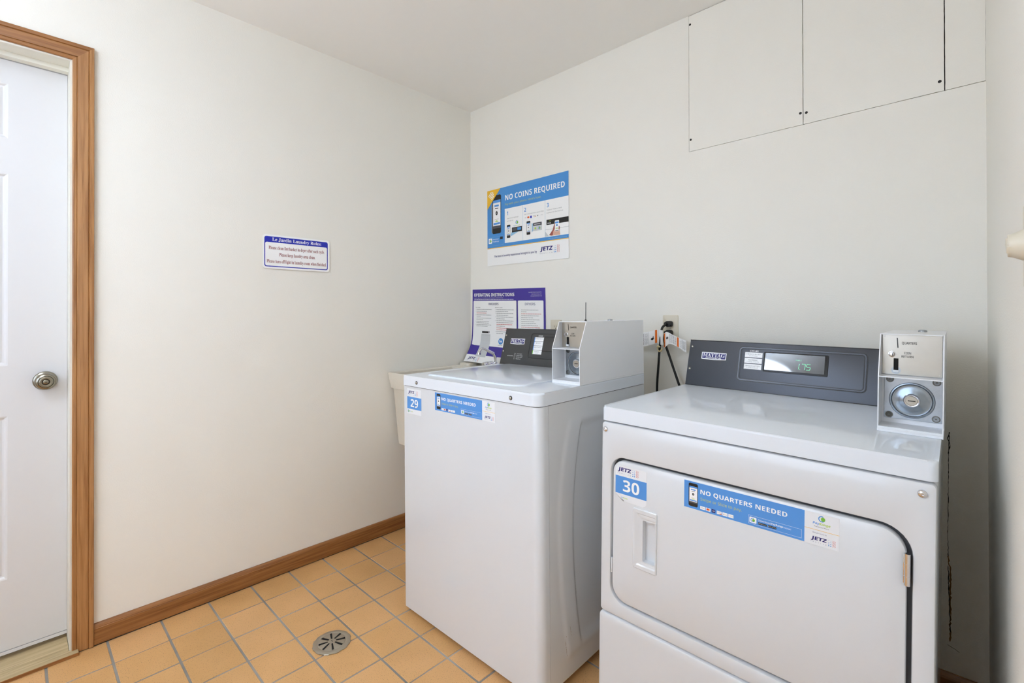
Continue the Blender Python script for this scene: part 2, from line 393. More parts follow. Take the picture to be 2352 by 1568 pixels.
# hair cracks in the back wall: thin dark ragged strips lying in the paint
def crack(P, w, name, parent, m, y=-.0006, seed=1):
    R = random.Random(seed); pts = []
    for a, b in zip(P, P[1:]):
        n = max(2, int((Vector(b)-Vector(a)).length/.006))
        for i in range(n): t = i/n; pts.append((a[0]+(b[0]-a[0])*t+R.uniform(-1, 1)*w*.35, a[1]+(b[1]-a[1])*t+R.uniform(-1, 1)*w*.35))
    pts.append(P[-1]); bm = bmesh.new(); L = []
    for i, p in enumerate(pts):
        q = pts[min(i+1, len(pts)-1)]; o = pts[max(i-1, 0)]; d = Vector((q[0]-o[0], q[1]-o[1])).normalized(); n = Vector((-d.y, d.x))
        ww = w*R.uniform(.35, 1.1)*.5
        L.append([bm.verts.new((p[0]+n.x*s*ww, yy, p[1]+n.y*s*ww)) for s, yy in ((-1, y), (1, y), (1, .0004), (-1, .0004))])
    for a, b in zip(L, L[1:]):
        for i in range(4): bm.faces.new((a[i], a[(i+1) % 4], b[(i+1) % 4], b[i]))
    bm.faces.new(L[0]); bm.faces.new(L[-1][::-1])
    return finish(bm, name, m, parent, smooth=False)
crack([(2.2125, .81), (2.2105, .76), (2.209, .62), (2.208, .5), (2.2085, .43)], .0018, 'crack', wb, M_DARK, seed=2)
crack([(2.2085, .43), (2.213, .38), (2.2115, .30), (2.212, .22), (2.211, .17)], .005, 'crack', wb, M_RUST, seed=3)
crack([(2.2085, .40), (2.2095, .33), (2.2105, .27), (2.2125, .20)], .0028, 'crack', wb, M_DARK, y=-.001, seed=8)
crack([(2.2125, .81), (2.2085, .79), (2.214, .77), (2.210, .745)], .003, 'crack', wb, M_DARK, y=-.001, seed=5)
crack([(2.205, .1585), (2.222, .152), (2.232, .147)], .0016, 'crack', wb, M_CRACK, seed=6)
def board(x0, x1, z0, z1, label, holes, seed):
    R = random.Random(seed); n = 46; g = .0011; pts = []
    xa, xb, za, zb = x0+g, x1-g, z0+g, z1-g
    j = lambda s=.0004: R.uniform(-s*.2, s)
    for i in range(n): pts.append((xa+(xb-xa)*i/n, za+j(.0012)))
    for i in range(n): pts.append((xb-j(), za+(zb-za)*i/n))
    for i in range(n): pts.append((xb-(xb-xa)*i/n, zb-j(.0003)))
    for i in range(n): pts.append((xa+j(), zb-(zb-za)*i/n))
    bm = bmesh.new(); prism(bm, pts, -.013, 0)
    o = finish(bm, 'wall_board_patch', M_WALL, None, front((0, 0.0, 0)), smooth=False)
    tag(o, label, 'wall panel', 'cut board patches high on the back wall')
    for hx, hz in holes:
        b = bmesh.new(); lathe(b, [(.0048, -.001), (.0046, .0003), (.0024, .0007), (.002, .0002), (0, .0002)], None, 0, 14)
        finish(b, 'screw', M_TRANSP, o, Matrix.Translation((hx, hz, 0)))
    return o
board(PX0, PX1, PZ, H-.001, 'square painted board patch, the leftmost of three, under the ceiling edge', [(1.4075, 2.401), (1.409, 1.9113), (1.8165, 1.905)], 1)
board(PX1, PX2, PZ+.0002, H-.001, 'painted board patch between the left patch and the narrow corner strip', [(1.8355, 1.902), (2.195, 1.893)], 2)
board(PX2, PX3+.0010, PZ+.0002, H-.001, 'narrow painted board strip high in the right corner of the back wall', [], 3)
# right wall, a touch out of square
bm = bmesh.new(); sl = .0200
prism(bm, [(2.2966, .0), (2.2966-sl*YF+.002, YF-.1), (2.55, YF-.1), (2.55, .0)], 0, H)
struct(finish(bm, 'wall_right', M_WALL, smooth=False))
bm = bmesh.new(); wx0, wx1, wz0, wz1 = .35, 2.05, .85, 2.10
bx(bm, (-.13, YF-.1, 0), (wx0, YF, H)); bx(bm, (wx1, YF-.1, 0), (2.5, YF, H)); bx(bm, (wx0, YF-.1, 0), (wx1, YF, wz0)); bx(bm, (wx0, YF-.1, wz1), (wx1, YF, H))
struct(finish(bm, 'wall_front', M_WALL, smooth=False))
bm = bmesh.new(); bx(bm, (wx0, YF-.07, wz0), (wx1, YF-.06, wz1)); wn = struct(finish(bm, 'fill_light_1', M_FILL, smooth=False))  # window-shaped glowing panel, added out of view to even out the light
bm = bmesh.new()
for a_, b_ in (((wx0-.04, YF-.02, wz0-.04), (wx0+.03, YF+.015, wz1+.04)), ((wx1-.03, YF-.02, wz0-.04), (wx1+.04, YF+.015, wz1+.04)), ((wx0+.03, YF-.02, wz0-.04), (wx1-.03, YF+.015, wz0+.03)), ((wx0+.03, YF-.02, wz1-.03), (wx1-.03, YF+.015, wz1+.04)), ((1.18, YF-.03, wz0+.03), (1.22, YF+.01, wz1-.03))): bx(bm, a_, b_)
finish(bm, 'fill_light_frame', M_BOXW, wn, smooth=False)  # frame around the added fill panel

# baseboards
def baseboard(name, m, L, mx):
    # profile in (t = out from wall, z), extruded along local x
    prof = [(0, .004), (.0125, .004), (.0125, .060), (.0112, .062), (.0118, .064), (.0095, .071), (.006, .0755), (0, .0765)]
    s = bmesh.new(); a = [s.verts.new((0, p[0], p[1])) for p in prof]; b = [s.verts.new((L, p[0], p[1])) for p in prof]; n = len(prof)
    s.faces.new(a); s.faces.new(b[::-1])
    for i in range(n): s.faces.new((a[i], b[i], b[(i+1) % n], a[(i+1) % n]))
    bm = bmesh.new(); join(bm, s, mx); bx_ = bmesh.new(); bx(bx_, (0, 0, 0), (L, .008, .0045)); join(bm, bx_, mx, 1)
    return struct(finish(bm, name, [m, M_DARK], smooth=False))
baseboard('baseboard_left', M_OAKY, 1.7855, axes((0, 0, 0), (0, -1, 0), (1, 0, 0), (0, 0, 1)))
baseboard('baseboard_back', M_OAKX, 2.28, axes((.0128, 0, 0), (1, 0, 0), (0, -1, 0), (0, 0, 1)))
baseboard('baseboard_left_far', M_OAKY, .78, axes((0, -2.72, 0), (0, -1, 0), (1, 0, 0), (0, 0, 1)))

# door casing: moulded profile, mitred
def casing():
    W = .0575
    prof = [(0, .0), (0, .0085), (.003, .0105), (.0105, .0105), (.0125, .0085), (.0145, .0105), (.022, .0125), (.032, .0135), (.041, .0145), (.0435, .0125), (.0455, .0165), (.052, .0175), (.0565, .0160), (W, .0135), (W, 0)]
    bm = bmesh.new(); yi1, yi0, zi = -1.8435, DY0-.0055, DZ+.0045
    rows = []
    for w, t in prof:
        rows.append([bm.verts.new(p) for p in ((t, yi1+w, .003), (t, yi1+w, zi+w), (t, yi0-w, zi+w), (t, yi0-w, .003))])
    for a, b in zip(rows, rows[1:]):
        bm.faces.new((a[0], a[1], b[1], b[0])).material_index = 0
        bm.faces.new((a[1], a[2], b[2], b[1])).material_index = 1
        bm.faces.new((a[2], a[3], b[3], b[2])).material_index = 0
    bm.faces.new([r[0] for r in rows]); bm.faces.new([r[3] for r in rows][::-1])
    return struct(finish(bm, 'trim_1', [M_OAKZ, M_OAKY], smooth=True, angle=30))
casing()
# jamb lining and stop, cream paint
bm = bmesh.new()
bx(bm, (-.13, DY1-.0, .012), (.0022, DY1+.006, DZ+.006)); bx(bm, (-.13, DY0-.006, .012), (.0022, DY0, DZ+.006)); bx(bm, (-.13, DY0, DZ-.001), (.0022, DY1, DZ+.006))
bx(bm, (-.098, DY0, DZ-.016), (-.068, DY1, DZ-.001)); bx(bm, (-.098, DY0, .012), (-.068, DY0+.012, DZ-.016))
struct(finish(bm, 'trim_2', M_JAMB, smooth=False))
# threshold board
bm = bmesh.new(); bx(bm, (-.13, DY0+.001, .001), (.0, DY1-.001, .0125), 0); bx(bm, (.0, DY0-.02, .001), (.0315, DY1+.022, .0125), 0, .0012)
bx(bm, (.0312, DY0-.02, .001), (.0325, DY1+.022, .0112), 1)
struct(finish(bm, 'trim_3', [M_SILL, M_OAKY], smooth=False))

# six-panel door, front face at x = -.102
def door():
    root = None
    yc0, yc1, z0, z1 = DY0+.003, DY1-.0005, .0405, DZ-.0185
    mid = (yc0+yc1)/2; st = .148
    cols = [(yc1-.148, mid+.055), (mid-.055, yc0+.148)]
    rows = [(.280, .8316), (1.003, 1.656), (1.775, 1.963)]
    us = sorted({yc0, yc1, *[c for p in cols for c in p]}); zs = sorted({z0, z1, *[c for p in rows for c in p]})
    bm = bmesh.new(); X = -.102
    V = {}
    def v(x, y, z):
        k = (round(x, 5), round(y, 5), round(z, 5))
        if k not in V: V[k] = bm.verts.new((x, y, z))
        return V[k]
    for a, b in zip(us, us[1:]):
        for c, d in zip(zs, zs[1:]):
            ispan = any(abs(a-min(p)) < 1e-6 and abs(b-max(p)) < 1e-6 for p in cols) and any(abs(c-p[0]) < 1e-6 and abs(d-p[1]) < 1e-6 for p in rows)
            if not ispan: bm.faces.new((v(X, a, c), v(X, b, c), v(X, b, d), v(X, a, d))); continue
            ins = [(0, 0), (.004, -.0015), (.009, -.0065), (.013, -.0075), (.017, -.0065), (.036, -.0012), (.038, -.001)]
            rings = [[v(X+o, a+i, c+i), v(X+o, b-i, c+i), v(X+o, b-i, d-i), v(X+o, a+i, d-i)] for i, o in ins]
            for r0, r1 in zip(rings, rings[1:]):
                for i in range(4): bm.faces.new((r0[i], r0[(i+1) % 4], r1[(i+1) % 4], r1[i]))
            bm.faces.new(rings[-1])
    # slab sides and back
    o = [(-.137, yc0, z0), (-.137, yc1, z0), (-.137, yc1, z1), (-.137, yc0, z1)]; bk = [bm.verts.new(p) for p in o]
    fr = [v(X, yc0, z0), v(X, yc1, z0), v(X, yc1, z1), v(X, yc0, z1)]; bm.faces.new(bk[::-1])
    for i in range(4): bm.faces.new((fr[i], bk[i], bk[(i+1) % 4], fr[(i+1) % 4]))
    d = struct(finish(bm, 'door_1', M_DOOR, smooth=False))
    b = bmesh.new(); bx(b, (-.136, yc0, .0275), (-.1015, yc1, .0385), 0); finish(b, 'door_sweep', M_DOOR, d)
    # knob: rose and knob of revolution, axis +x
    mx = axes((-.102, -1.9065, .944), (0, 1, 0), (0, 0, 1), (1, 0, 0))
    b = bmesh.new(); lathe(b, [(.0325, 0), (.0325, .003), (.030, .006), (.0255, .0075), (.024, .0065), (.0225, .009), (.012, .012), (.011, .030), (0, .030)], mx)
    rose = finish(b, 'door_handle', M_NICKEL, d)
    b = bmesh.new()
    lathe(b, [(.011, .024), (.013, .028), (.024, .033), (.0285, .038), (.0285, .042), (.0265, .0465), (.0255, .0465), (.0245, .049), (.0205, .0515), (.0195, .0505), (.0185, .0530), (.0150, .0555), (.0105, .0550), (.0098, .0530), (0, .0530)], mx, 0, 40)
    finish(b, 'knob', M_NICKEL, rose)
    b = bmesh.new(); s = bmesh.new()
    lathe(b, [(.0098, .0531), (.0098, .0537), (.0078, .0537), (.0078, .0532)], mx, 0, 28)
    finish(b, 'keyhole_ring', M_NICKD, rose)
    b = bmesh.new(); lathe(b, [(.0076, .0530), (.0076, .0545), (.0068, .0550), (0, .0550)], mx, 0, 28)
    bx(b, (-.0007, -.0040, .0549), (.0007, .0015, .0552), 1, mx=mx); bx(b, (-.0016, -.0018, .0549), (.0016, -.0006, .0552), 1, mx=mx)
    finish(b, 'key_cylinder', [M_NICKEL, M_DARK], rose)
door()

# ceiling fixture (above and behind the camera)
lt = empty('ceiling_light', Matrix.Translation((1.06, -2.60, H)), 'round white drum ceiling light hanging in the middle of the room', 'ceiling light')
bm = bmesh.new(); lathe(bm, [(.10, 0), (.10, -.02), (.02, -.03), (.02, -.215), (0, -.215)]); finish(bm, 'canopy', M_BOXW, lt)
bm = bmesh.new(); lathe(bm, [(.0, -.216), (.20, -.216), (.235, -.235), (.235, -.345), (.20, -.365), (0, -.365)], None, 0, 40); finish(bm, 'diffuser', M_LAMP, lt)

# ------------------------------------------------------------------ rotation frames of the two machines
def frame_m(o, yaw, pitch, lean):
    return Matrix.Translation(o) @ Matrix.Rotation(yaw, 4, 'Z') @ Matrix.Rotation(pitch, 4, 'X') @ Matrix.Rotation(lean, 4, 'Y')

# ------------------------------------------------------------------ stickers shared by both machines
def number_sticker(num, parent, mx, peeled):
    g = Print(); W_, H_ = .0950, .1030
    if peeled:
        g.poly([(0, .020), (.030, .002), (W_-.012, 0), (W_-.004, .004), (W_, .010), (W_, H_-.004), (.014, H_-.002), (.006, H_-.005), (.0015, H_-.011), (0, H_-.020)], M_STKW, 1)
        g.poly([(0, .019), (.004, .0165), (.020, .0035), (.026, .0005), (.0275, .004), (.019, .0065)], M_GREY, 3)
        g.poly([(.0045, .0165), (.0195, .0065), (.0165, .013)], M_PAPER, 4)
    else: g.rect(0, 0, W_, H_, M_STKW, 1)
    g.rect(0, .0207, W_, .0700, M_STKB, 2)
    g.text(num, .0235, .0290, .0735, .0615, M_WHITE, 3, 'bold', res=5)
    g.jetz(.0065, .0760, .064, 2)
    g.text('Pay', .016, .0085, .0235, .0125, M_STKB, 2, 'bold', slant=.2, res=2); g.text('Range', .0240, .0085, .0385, .0125, M_LIME, 2, 'bold', slant=.2, res=2)
    if not peeled: g.swirl(.0095, .0110, .0055, 2)
    o = g.build('number_sticker', parent, mx); o['label'] = 'white and blue sticker numbered %s' % num
    return o
def pay_sticker(parent, mx):
    g = Print(); w, h = .267, .068
    g.rect(w, -.001, .3305, h, M_STKW, 1); g.rect(0, 0, w, h, M_STKB, 1)
    g.phone(.0115, .0055, .0348, .0635, 2)
    g.text('NO QUARTERS NEEDED', .0412, .0395, .2338, .0528, M_WHITE, 2, 'bold', res=4)
    g.text('Swipe or Slide to pay.', .0415, .0238, .1382, .0335, M_OLIVE, 2, None, res=3)
    for i in range(6):
        x = .0411+i*.01345; y0 = .0045; X1 = x+.0118
        if i == 2: g.rect(x+.001, y0, X1-.002, y0+.0082, M_NAVY, 2); g.text('AM', x+.0025, y0+.0030, X1-.0035, y0+.0055, M_WHITE, 3, None, res=1); continue
        g.rect(x, y0, X1, y0+.0078, M_WHITE, 2)
        if i == 0: g.text('VISA', x+.0017, y0+.0025, X1-.002, y0+.0052, M_NAVY, 3, None, slant=.2, res=1)
        if i == 1: g.disc(x+.0044, y0+.0040, .0026, M_RED, 3, n=14); g.disc(x+.0074, y0+.0040, .0026, M_ORANGE, 4, n=14)
        if i == 3: g.text('DISCOVER', x+.0008, y0+.0042, X1-.001, y0+.0058, M_PBLACK, 3, None, res=1); g.poly([(x+.004, y0+.0003), (X1-.0005, y0+.0003), (X1-.0005, y0+.0035)], M_ORANGE, 3)
        if i == 4: g.disc(x+.0028, y0+.0038, .0011, M_PBLACK, 3, n=8); g.text('Pay', x+.0045, y0+.0022, X1-.0015, y0+.0052, M_GREY, 3, None, res=1)
        if i == 5: g.text('G Pay', x+.0012, y0+.0022, X1-.0010, y0+.0052, M_GREY, 3, None, res=1)
    g.frame(.1536, .0050, .2617, .0242, .0004, M_WHITE, 2)
    g.rect(.1556, .0076, .1708, .0208, M_WHITE, 2, r=.0018); g.swirl(.1634, .0142, .0048, 3)
    g.text('Download', .1744, .0154, .2005, .0198, M_WHITE, 2, None, res=2); g.text('PayRange', .2022, .0144, .2262, .0198, M_WHITE, 2, 'bold', res=2); g.text('now!', .2278, .0154, .2412, .0192, M_WHITE, 2, None, res=2)
    for a, b, t in ((.1745, .1925, 'App Store'), (.1948, .2121, 'Google Play')):
        g.rect(a, .0080, b, .0126, M_PBLACK, 2, r=.0005); g.text(t, a+.0040, .0092, b-.001, .0112, M_WHITE, 3, None, res=1); g.disc(a+.0020, .0103, .0010, M_WHITE, 3, n=8)
    g.swirl(.2995, .0575, .0065, 2)
    g.text('Pay', .2820, .0425, .2936, .0492, M_STKB, 2, 'bold', slant=.2, res=2); g.text('Range', .2940, .0425, .3135, .0492, M_LIME, 2, 'bold', slant=.2, res=2)
    g.text('Accepted Here', .2846, .0378, .3118, .0408, M_PBLACK, 2, None, res=1)
    g.rect(w, .0318, .3305, .0326, M_YEL, 2)
    g.text('Brought to you by', .2825, .0240, .3081, .0270, M_NAVY, 2, None, res=1)
    g.jetz(.2790, .0045, .0448, 2)
    o = g.build('payment_sticker', parent, mx); o['label'] = 'blue and white sticker reading NO QUARTERS NEEDED'
    return o

# ------------------------------------------------------------------ coin box (part of each machine)
def coin_box(parent, mx, hh):
    """local: x across, y to the back, z up; front bottom left outer corner is the origin"""
    w, D_, t = .1160, .430, .0022; kz = hh*.553; sl_ = .040
    bm = bmesh.new()
    prof = [(0, 0), (D_, 0), (D_, hh), (sl_, hh), (0, kz)]
    for x0 in (0, w-t): prism(bm, prof, x0, x0+t, 0, mx=axes((0, 0, 0), (0, 1, 0), (0, 0, 1), (1, 0, 0)))
    bx(bm, (t, sl_, hh-t), (w-t, D_, hh)); bx(bm, (t, .0, 0), (w-t, D_, .005)); bx(bm, (t, .0, kz-.0022), (w-t, .070, kz))
    bx(bm, (t, .0695, .005), (w-t, D_-.0005, kz-.0022)); bx(bm, (t, .0535, kz), (w-t, D_-.0005, hh-t)); bx(bm, (t, D_-t, .005), (w-t, D_, hh-t))
    bx(bm, (-.0005, -.0012, -.007), (w+.0005, D_, -.0002), 0, .001, 1)
    o = finish(bm, 'coin_box', M_BOXW, parent, mx, smooth=False); o['label'] = 'white steel coin box with sloping open front'
    # upper steel plate
    Pz = kz+.0008; ph = hh-t-kz-.001; pw = w-2*t-.003; F = front((t+.0015, .0530, Pz))
    b = bmesh.new(); bx(b, (0, 0, -.0002), (pw, ph, .0012), 0, .0004, 1, mx=F)
    q = Print(.0001)
    for sx, sy in ((.004, .004), (pw-.004, .004), (.004, ph-.004), (pw-.004, ph-.004)): lathe(b, [(.0018, .001), (.0018, .0019), (0, .0022)], F @ Matrix.Translation((sx, sy, 0)), 0, 10)
    pl = finish(b, 'coin_plate', M_STEEL, o)
    g = Print(.0002); s = ph/.098
    g.poly([(.0283, .0660*s), (.0303, .0660*s), (.0288, .0905*s), (.0268, .0905*s)], M_PBLACK, 1)
    g.text('QUARTERS', .0365, .0735*s, .0640, .0815*s, M_PBLACK, 1, None, res=3, off=.02)
    g.text('COIN', .0405, .0510*s, .0535, .0565*s, M_PBLACK, 1, None, res=3, off=.02); g.text('RETURN', .0360, .0425*s, .0580, .0480*s, M_PBLACK, 1, None, res=3, off=.02)
    g.build('slot_and_lettering', pl, F @ Matrix.Translation((0, 0, .0013)))
    b = bmesh.new(); lathe(b, [(.0074, .0012), (.0074, .0022), (.006, .0024), (.0056, .0062), (.0045, .0075), (0, .0078)], F @ Matrix.Translation((.0185, .0500*s, 0)), 0, 24)
    bx(b, (.0192, .0465*s, .0075), (.0206, .0535*s, .0080), 1, mx=F); finish(b, 'return_button', [M_CHROME, M_DARK], o)
    b = bmesh.new(); lathe(b, [(.0090, .0012), (.0090, .0018), (.0070, .0018), (.0070, .0013)], F @ Matrix.Translation((.0260, .0110*s, 0)), 0, 24)
    bx(b, (.0215, .0115*s, .0013), (.0305, .0400*s, .0021), 1, mx=F); bx(b, (.0205, .0060*s, .0013), (.0315, .0115*s, .0050), 2, .0006, mx=F)
    finish(b, 'coin_return_chute', [M_ZINC, M_DARK, M_BOXW], o)
    # vault door with dished ring and lock
    F = front((t+.0005, .0690, .0055)); vw = w-2*t-.001; vh = kz-.0022-.006
    b = bmesh.new(); bx(b, (.004, .010, -.0003), (vw-.0005, vh-.0005, .0016), 0, .0005, 1, mx=F); C_ = (vw*.505, vh*.50)
    mc = F @ Matrix.Translation((C_[0], C_[1], 0))
    for sx, sy in ((.0150, vh-.0095), (vw-.0105, vh-.0100), (.0140, .0185), (vw-.0110, .0190)):
        lathe(b, [(.0078, .0016), (.0074, .0022), (.0062, .0022), (.0054, .0012), (.0020, .0013), (.0012, .0020), (0, .0020)], F @ Matrix.Translation((sx, sy, 0)), 1, 20)
    vd = finish(b, 'vault_door', [M_ZINC, M_RECESS], o)
    b = bmesh.new(); R_ = min(.0425, vh*.40)
    lathe(b, [(R_, .0014), (R_, .0036), (R_*.97, .0048), (R_*.92, .0050), (R_*.88, .0040), (R_*.86, .0022), (R_*.80, .0019), (R_*.55, .0030), (R_*.40, .0052), (0, .0052)], mc, 0, 48)
    finish(b, 'dished_ring', M_DISH, o)
    b = bmesh.new(); lathe(b, [(.0160, .0050), (.0155, .0085), (.0135, .0100), (.0122, .0098), (.0120, .0085), (0, .0085)], mc, 0, 36)
    lathe(b, [(.0114, .0084), (.0112, .0096), (.0105, .0102), (0, .0102)], mc, 1, 32)
    bx(b, (-.0068, -.0014, .0100), (.0072, .0008, .0104), 2, mx=mc); b2 = None
    finish(b, 'lock_cylinder', [M_CHROME, M_STEEL, M_DARK], o)
    b = bmesh.new(); lathe(b, [(.0095, 0), (.0095, .0028), (.0078, .0052), (.0045, .0060), (0, .0060)], Matrix.Translation((w*.60, .262, hh)), 0, 10)
    finish(b, 'top_bolt', M_ZINC, o)
    b = bmesh.new(); lathe(b, [(.0026, 0), (.0024, .0008), (0, .0012)], axes((w, .0135, .012), (0, 1, 0), (0, 0, 1), (1, 0, 0)), 0, 12); finish(b, 'side_rivet', M_BOXW, o)
    return o

# ------------------------------------------------------------------ sloped console (part of each machine)
SL = math.hypot(.0494, .166)
def console(parent, L, y0, z0, m, yback):
    """wedge; returns the part and a matrix for its sloped face (u = x, v = up the slope)"""
    bm = bmesh.new()
    prism(bm, [(y0, z0), (yback, z0), (yback, z0+.160), (yback-.012, z0+.1635), (y0+.0555, z0+.1635), (y0+.0494, z0+.166*.985), (y0+.001, z0+.003)], 0, L, 0, mx=axes((0, 0, 0), (0, 1, 0), (0, 0, 1), (1, 0, 0)))
    o = finish(bm, 'control_console', [m], parent, smooth=False)
    F = axes((0, y0, z0), (1, 0, 0), (0, .0494/SL, .166/SL), (0, -.166/SL, .0494/SL))
    b = bmesh.new(); prism(b, rrect(.0005, .001, L-.0005, SL+.0005, .002, 2), -.0005, .0014, 0, .0006, 2, mx=F); finish(b, 'face_plate', m, o)
    b = bmesh.new(); bx(b, (0, SL-.0016, -.003), (L, SL+.0014, .0018), 0, .0004, mx=F); bx(b, (0, -.0012, -.001), (L, .0016, .0020), 0, .0004, mx=F)
    finish(b, 'edge_trim', M_BLACK, o)
    return o, F @ Matrix.Translation((0, 0, .0014))
def ring_prism(dst, x0, y0, x1, y1, r, t, z, mi=0, mx=None, n=6):
    A = rrect(x0, y0, x1, y1, r, n); B = rrect(x0+t, y0+t, x1-t, y1-t, max(r-t, .0004), n); s = bmesh.new(); k = len(A)
    a0 = [s.verts.new((p[0], p[1], 0)) for p in A]; a1 = [s.verts.new((p[0], p[1], z)) for p in A]; b0 = [s.verts.new((p[0], p[1], 0)) for p in B]; b1 = [s.verts.new((p[0], p[1], z)) for p in B]
    for i in range(k):
        j = (i+1) % k
        for q in ((a0[i], a0[j], a1[j], a1[i]), (b1[i], b1[j], b0[j], b0[i]), (a1[i], a1[j], b1[j], b1[i]), (a0[j], a0[i], b0[i], b0[j])): s.faces.new(q)
    join(dst, s, mx, mi)
def badge(parent, F, x, y, s=1.0):
    g = Print(.00035); w, h = .0895*s, .0260*s
    g.poly([(x, y), (x+w*.5, y-h*.10), (x+w, y), (x+w, y+h), (x, y+h)], M_WHITE, 1)
    e = .0028*s
    g.poly([(x+e, y+e), (x+w*.5, y+e-h*.08), (x+w-e, y+e), (x+w-e, y+h-e), (x+e, y+h-e)], M_NAVY, 2)
    g.text('MAYTAG', x+.0055*s, y+.0085*s, x+w-.0055*s, y+h-.0035*s, M_WHITE, 3, 'serif', res=3)
    g.text('COMMERCIAL', x+.016*s, y+.0022*s, x+w-.016*s, y+.0070*s, M_WHITE, 3, 'bold', res=2)
    o = g.build('badge', parent, F); o['label'] = 'white and blue maker badge'; return o

# ================================================================== DRYER
HD = .894
Md = frame_m((1.485, -.803, .909), .0144, -.0037, .0134) @ Matrix.Translation((0, 0, -HD))
dr = empty('dryer', Md, 'wide white coin dryer with hinged front door and sticker 30', 'dryer')
W_D, DEP = .730, .685
Z = lambda z: z+HD
bm = bmesh.new()
bx(bm, (.002, .022, .0), (W_D-.002, DEP, Z(-.0425)), 0, .003)
finish(bm, 'cabinet', M_ENAM, dr)
b = bmesh.new()
b.free()
for fx in (.06, W_D-.06):
    for fy in (.08, DEP-.08):
        b = bmesh.new(); lathe(b, [(.02, 0), (.02, .008), (.006, .009), (.006, .015), (0, .015)], Matrix.Translation((fx, fy, -.013 + (.000 if fx < .3 else .004))), 0, 16)
        finish(b, 'levelling_foot', M_RUBBER, dr)
# top
bm = bmesh.new(); prism(bm, rrect(0, 0, W_D, DEP, [.016, .016, .004, .004], 6), Z(-.0398), Z(0), 0, .0075, 4)
finish(bm, 'top_panel', M_ENAM2, dr)
# front frame with rounded opening
def loft(dst, loops, mi=0, mx=None, cap_end=False, cap_start=False):
    s = bmesh.new(); R = [[s.verts.new(p) for p in L] for L in loops]; n = len(R[0])
    for a, b_ in zip(R, R[1:]):
        for i in range(n): s.faces.new((a[i], a[(i+1) % n], b_[(i+1) % n], b_[i]))
    if cap_end: s.faces.new(R[-1])
    if cap_start: s.faces.new(R[0][::-1])
    join(dst, s, mx, mi)
def ringpts(x0, z0, x1, z1, r, n=8): return rrect(x0, z0, x1, z1, r, n)
def F3(pts, d): return [(p[0], p[1], d) for p in pts]
FR = front((0, .0215, 0))       # local z = outwards (towards -y); panel front at .0205
T_ = .0205
op = (.0335, Z(-.5505), .6940, Z(-.1385)); rop = [.050, .030, .052, .040]
ou = (.0015, Z(-.5895), W_D-.0015, Z(-.0440)); rou = [.010, .010, .010, .010]
def grow(b_, r, g): return rrect(b_[0]-g, b_[1]-g, b_[2]+g, b_[3]+g, [max(q+g, .0005) for q in r], 8)
bm = bmesh.new()
loft(bm, [F3(grow(ou, rou, 0), 0), F3(grow(ou, rou, 0), T_-.006), F3(grow(ou, rou, -.0018), T_-.0018), F3(grow(ou, rou, -.006), T_), F3(grow(op, rop, .005), T_), F3(grow(op, rop, .0015), T_-.0015), F3(grow(op, rop, 0), T_-.005), F3(grow(op, rop, 0), .0005)], 0, FR)
finish(bm, 'front_frame', M_ENAM, dr)
bm = bmesh.new(); prism(bm, rrect(op[0]-.004, op[1]-.004, op[2]+.004, op[3]+.004, .05), .0003, .0020, 0, mx=FR); finish(bm, 'door_seal', mat('grey_seal', (62, 64, 68), .6), dr)
# lower panel, set slightly proud
lo = (-.001, .012, W_D+.001, Z(-.5925)); bm = bmesh.new()
rl = [.006, .006, .012, .012]
loft(bm, [F3(grow(lo, rl, 0), 0), F3(grow(lo, rl, 0), T_-.004), F3(grow(lo, rl, -.002), T_), F3(grow(lo, rl, -.007), T_+.0025), F3(grow(lo, rl, -.02), T_+.0025)], 0, FR, cap_end=True)
finish(bm, 'lower_panel', M_ENAM, dr)
# door
dd = (.0390, Z(-.5435), .6858, Z(-.1465)); rd = [.046, .026, .047, .034]; bm = bmesh.new()
# cavity for the grip
hx0, hx1, hz0, hz1 = .105, .1745, Z(-.428), Z(-.264)
cx0, cx1, cz0, cz1 = .133, .168, Z(-.405), Z(-.293)
loft(bm, [F3(grow(dd, rd, 0), .003), F3(grow(dd, rd, 0), T_-.0050), F3(grow(dd, rd, -.0015), T_-.0022), F3(grow(dd, rd, -.0055), T_-.0005)], 0, FR, cap_start=True)
s = bmesh.new()       # door face around the grip hole
outer = grow(dd, rd, -.0055); hole = rrect(cx0, cz0, cx1, cz1, .003, 3)
ov = [s.verts.new((p[0], p[1], T_-.0005)) for p in outer]; hv = [s.verts.new((p[0], p[1], T_-.0005)) for p in hole]
oe = [s.edges.new((ov[i], ov[(i+1) % len(ov)])) for i in range(len(ov))]; he = [s.edges.new((hv[i], hv[(i+1) % len(hv)])) for i in range(len(hv))]
bmesh.ops.triangle_fill(s, use_beauty=True, use_dissolve=False, edges=oe+he); join(bm, s, FR)
loft(bm, [F3(rrect(cx0, cz0, cx1, cz1, .003, 3), T_-.0005), F3(rrect(cx0+.001, cz0+.001, cx1-.001, cz1-.001, .003, 3), -.006)], 0, FR, cap_end=True)
bmesh.ops.remove_doubles(bm, verts=bm.verts, dist=1e-5)
drdoor = finish(bm, 'door', M_ENAM, dr)
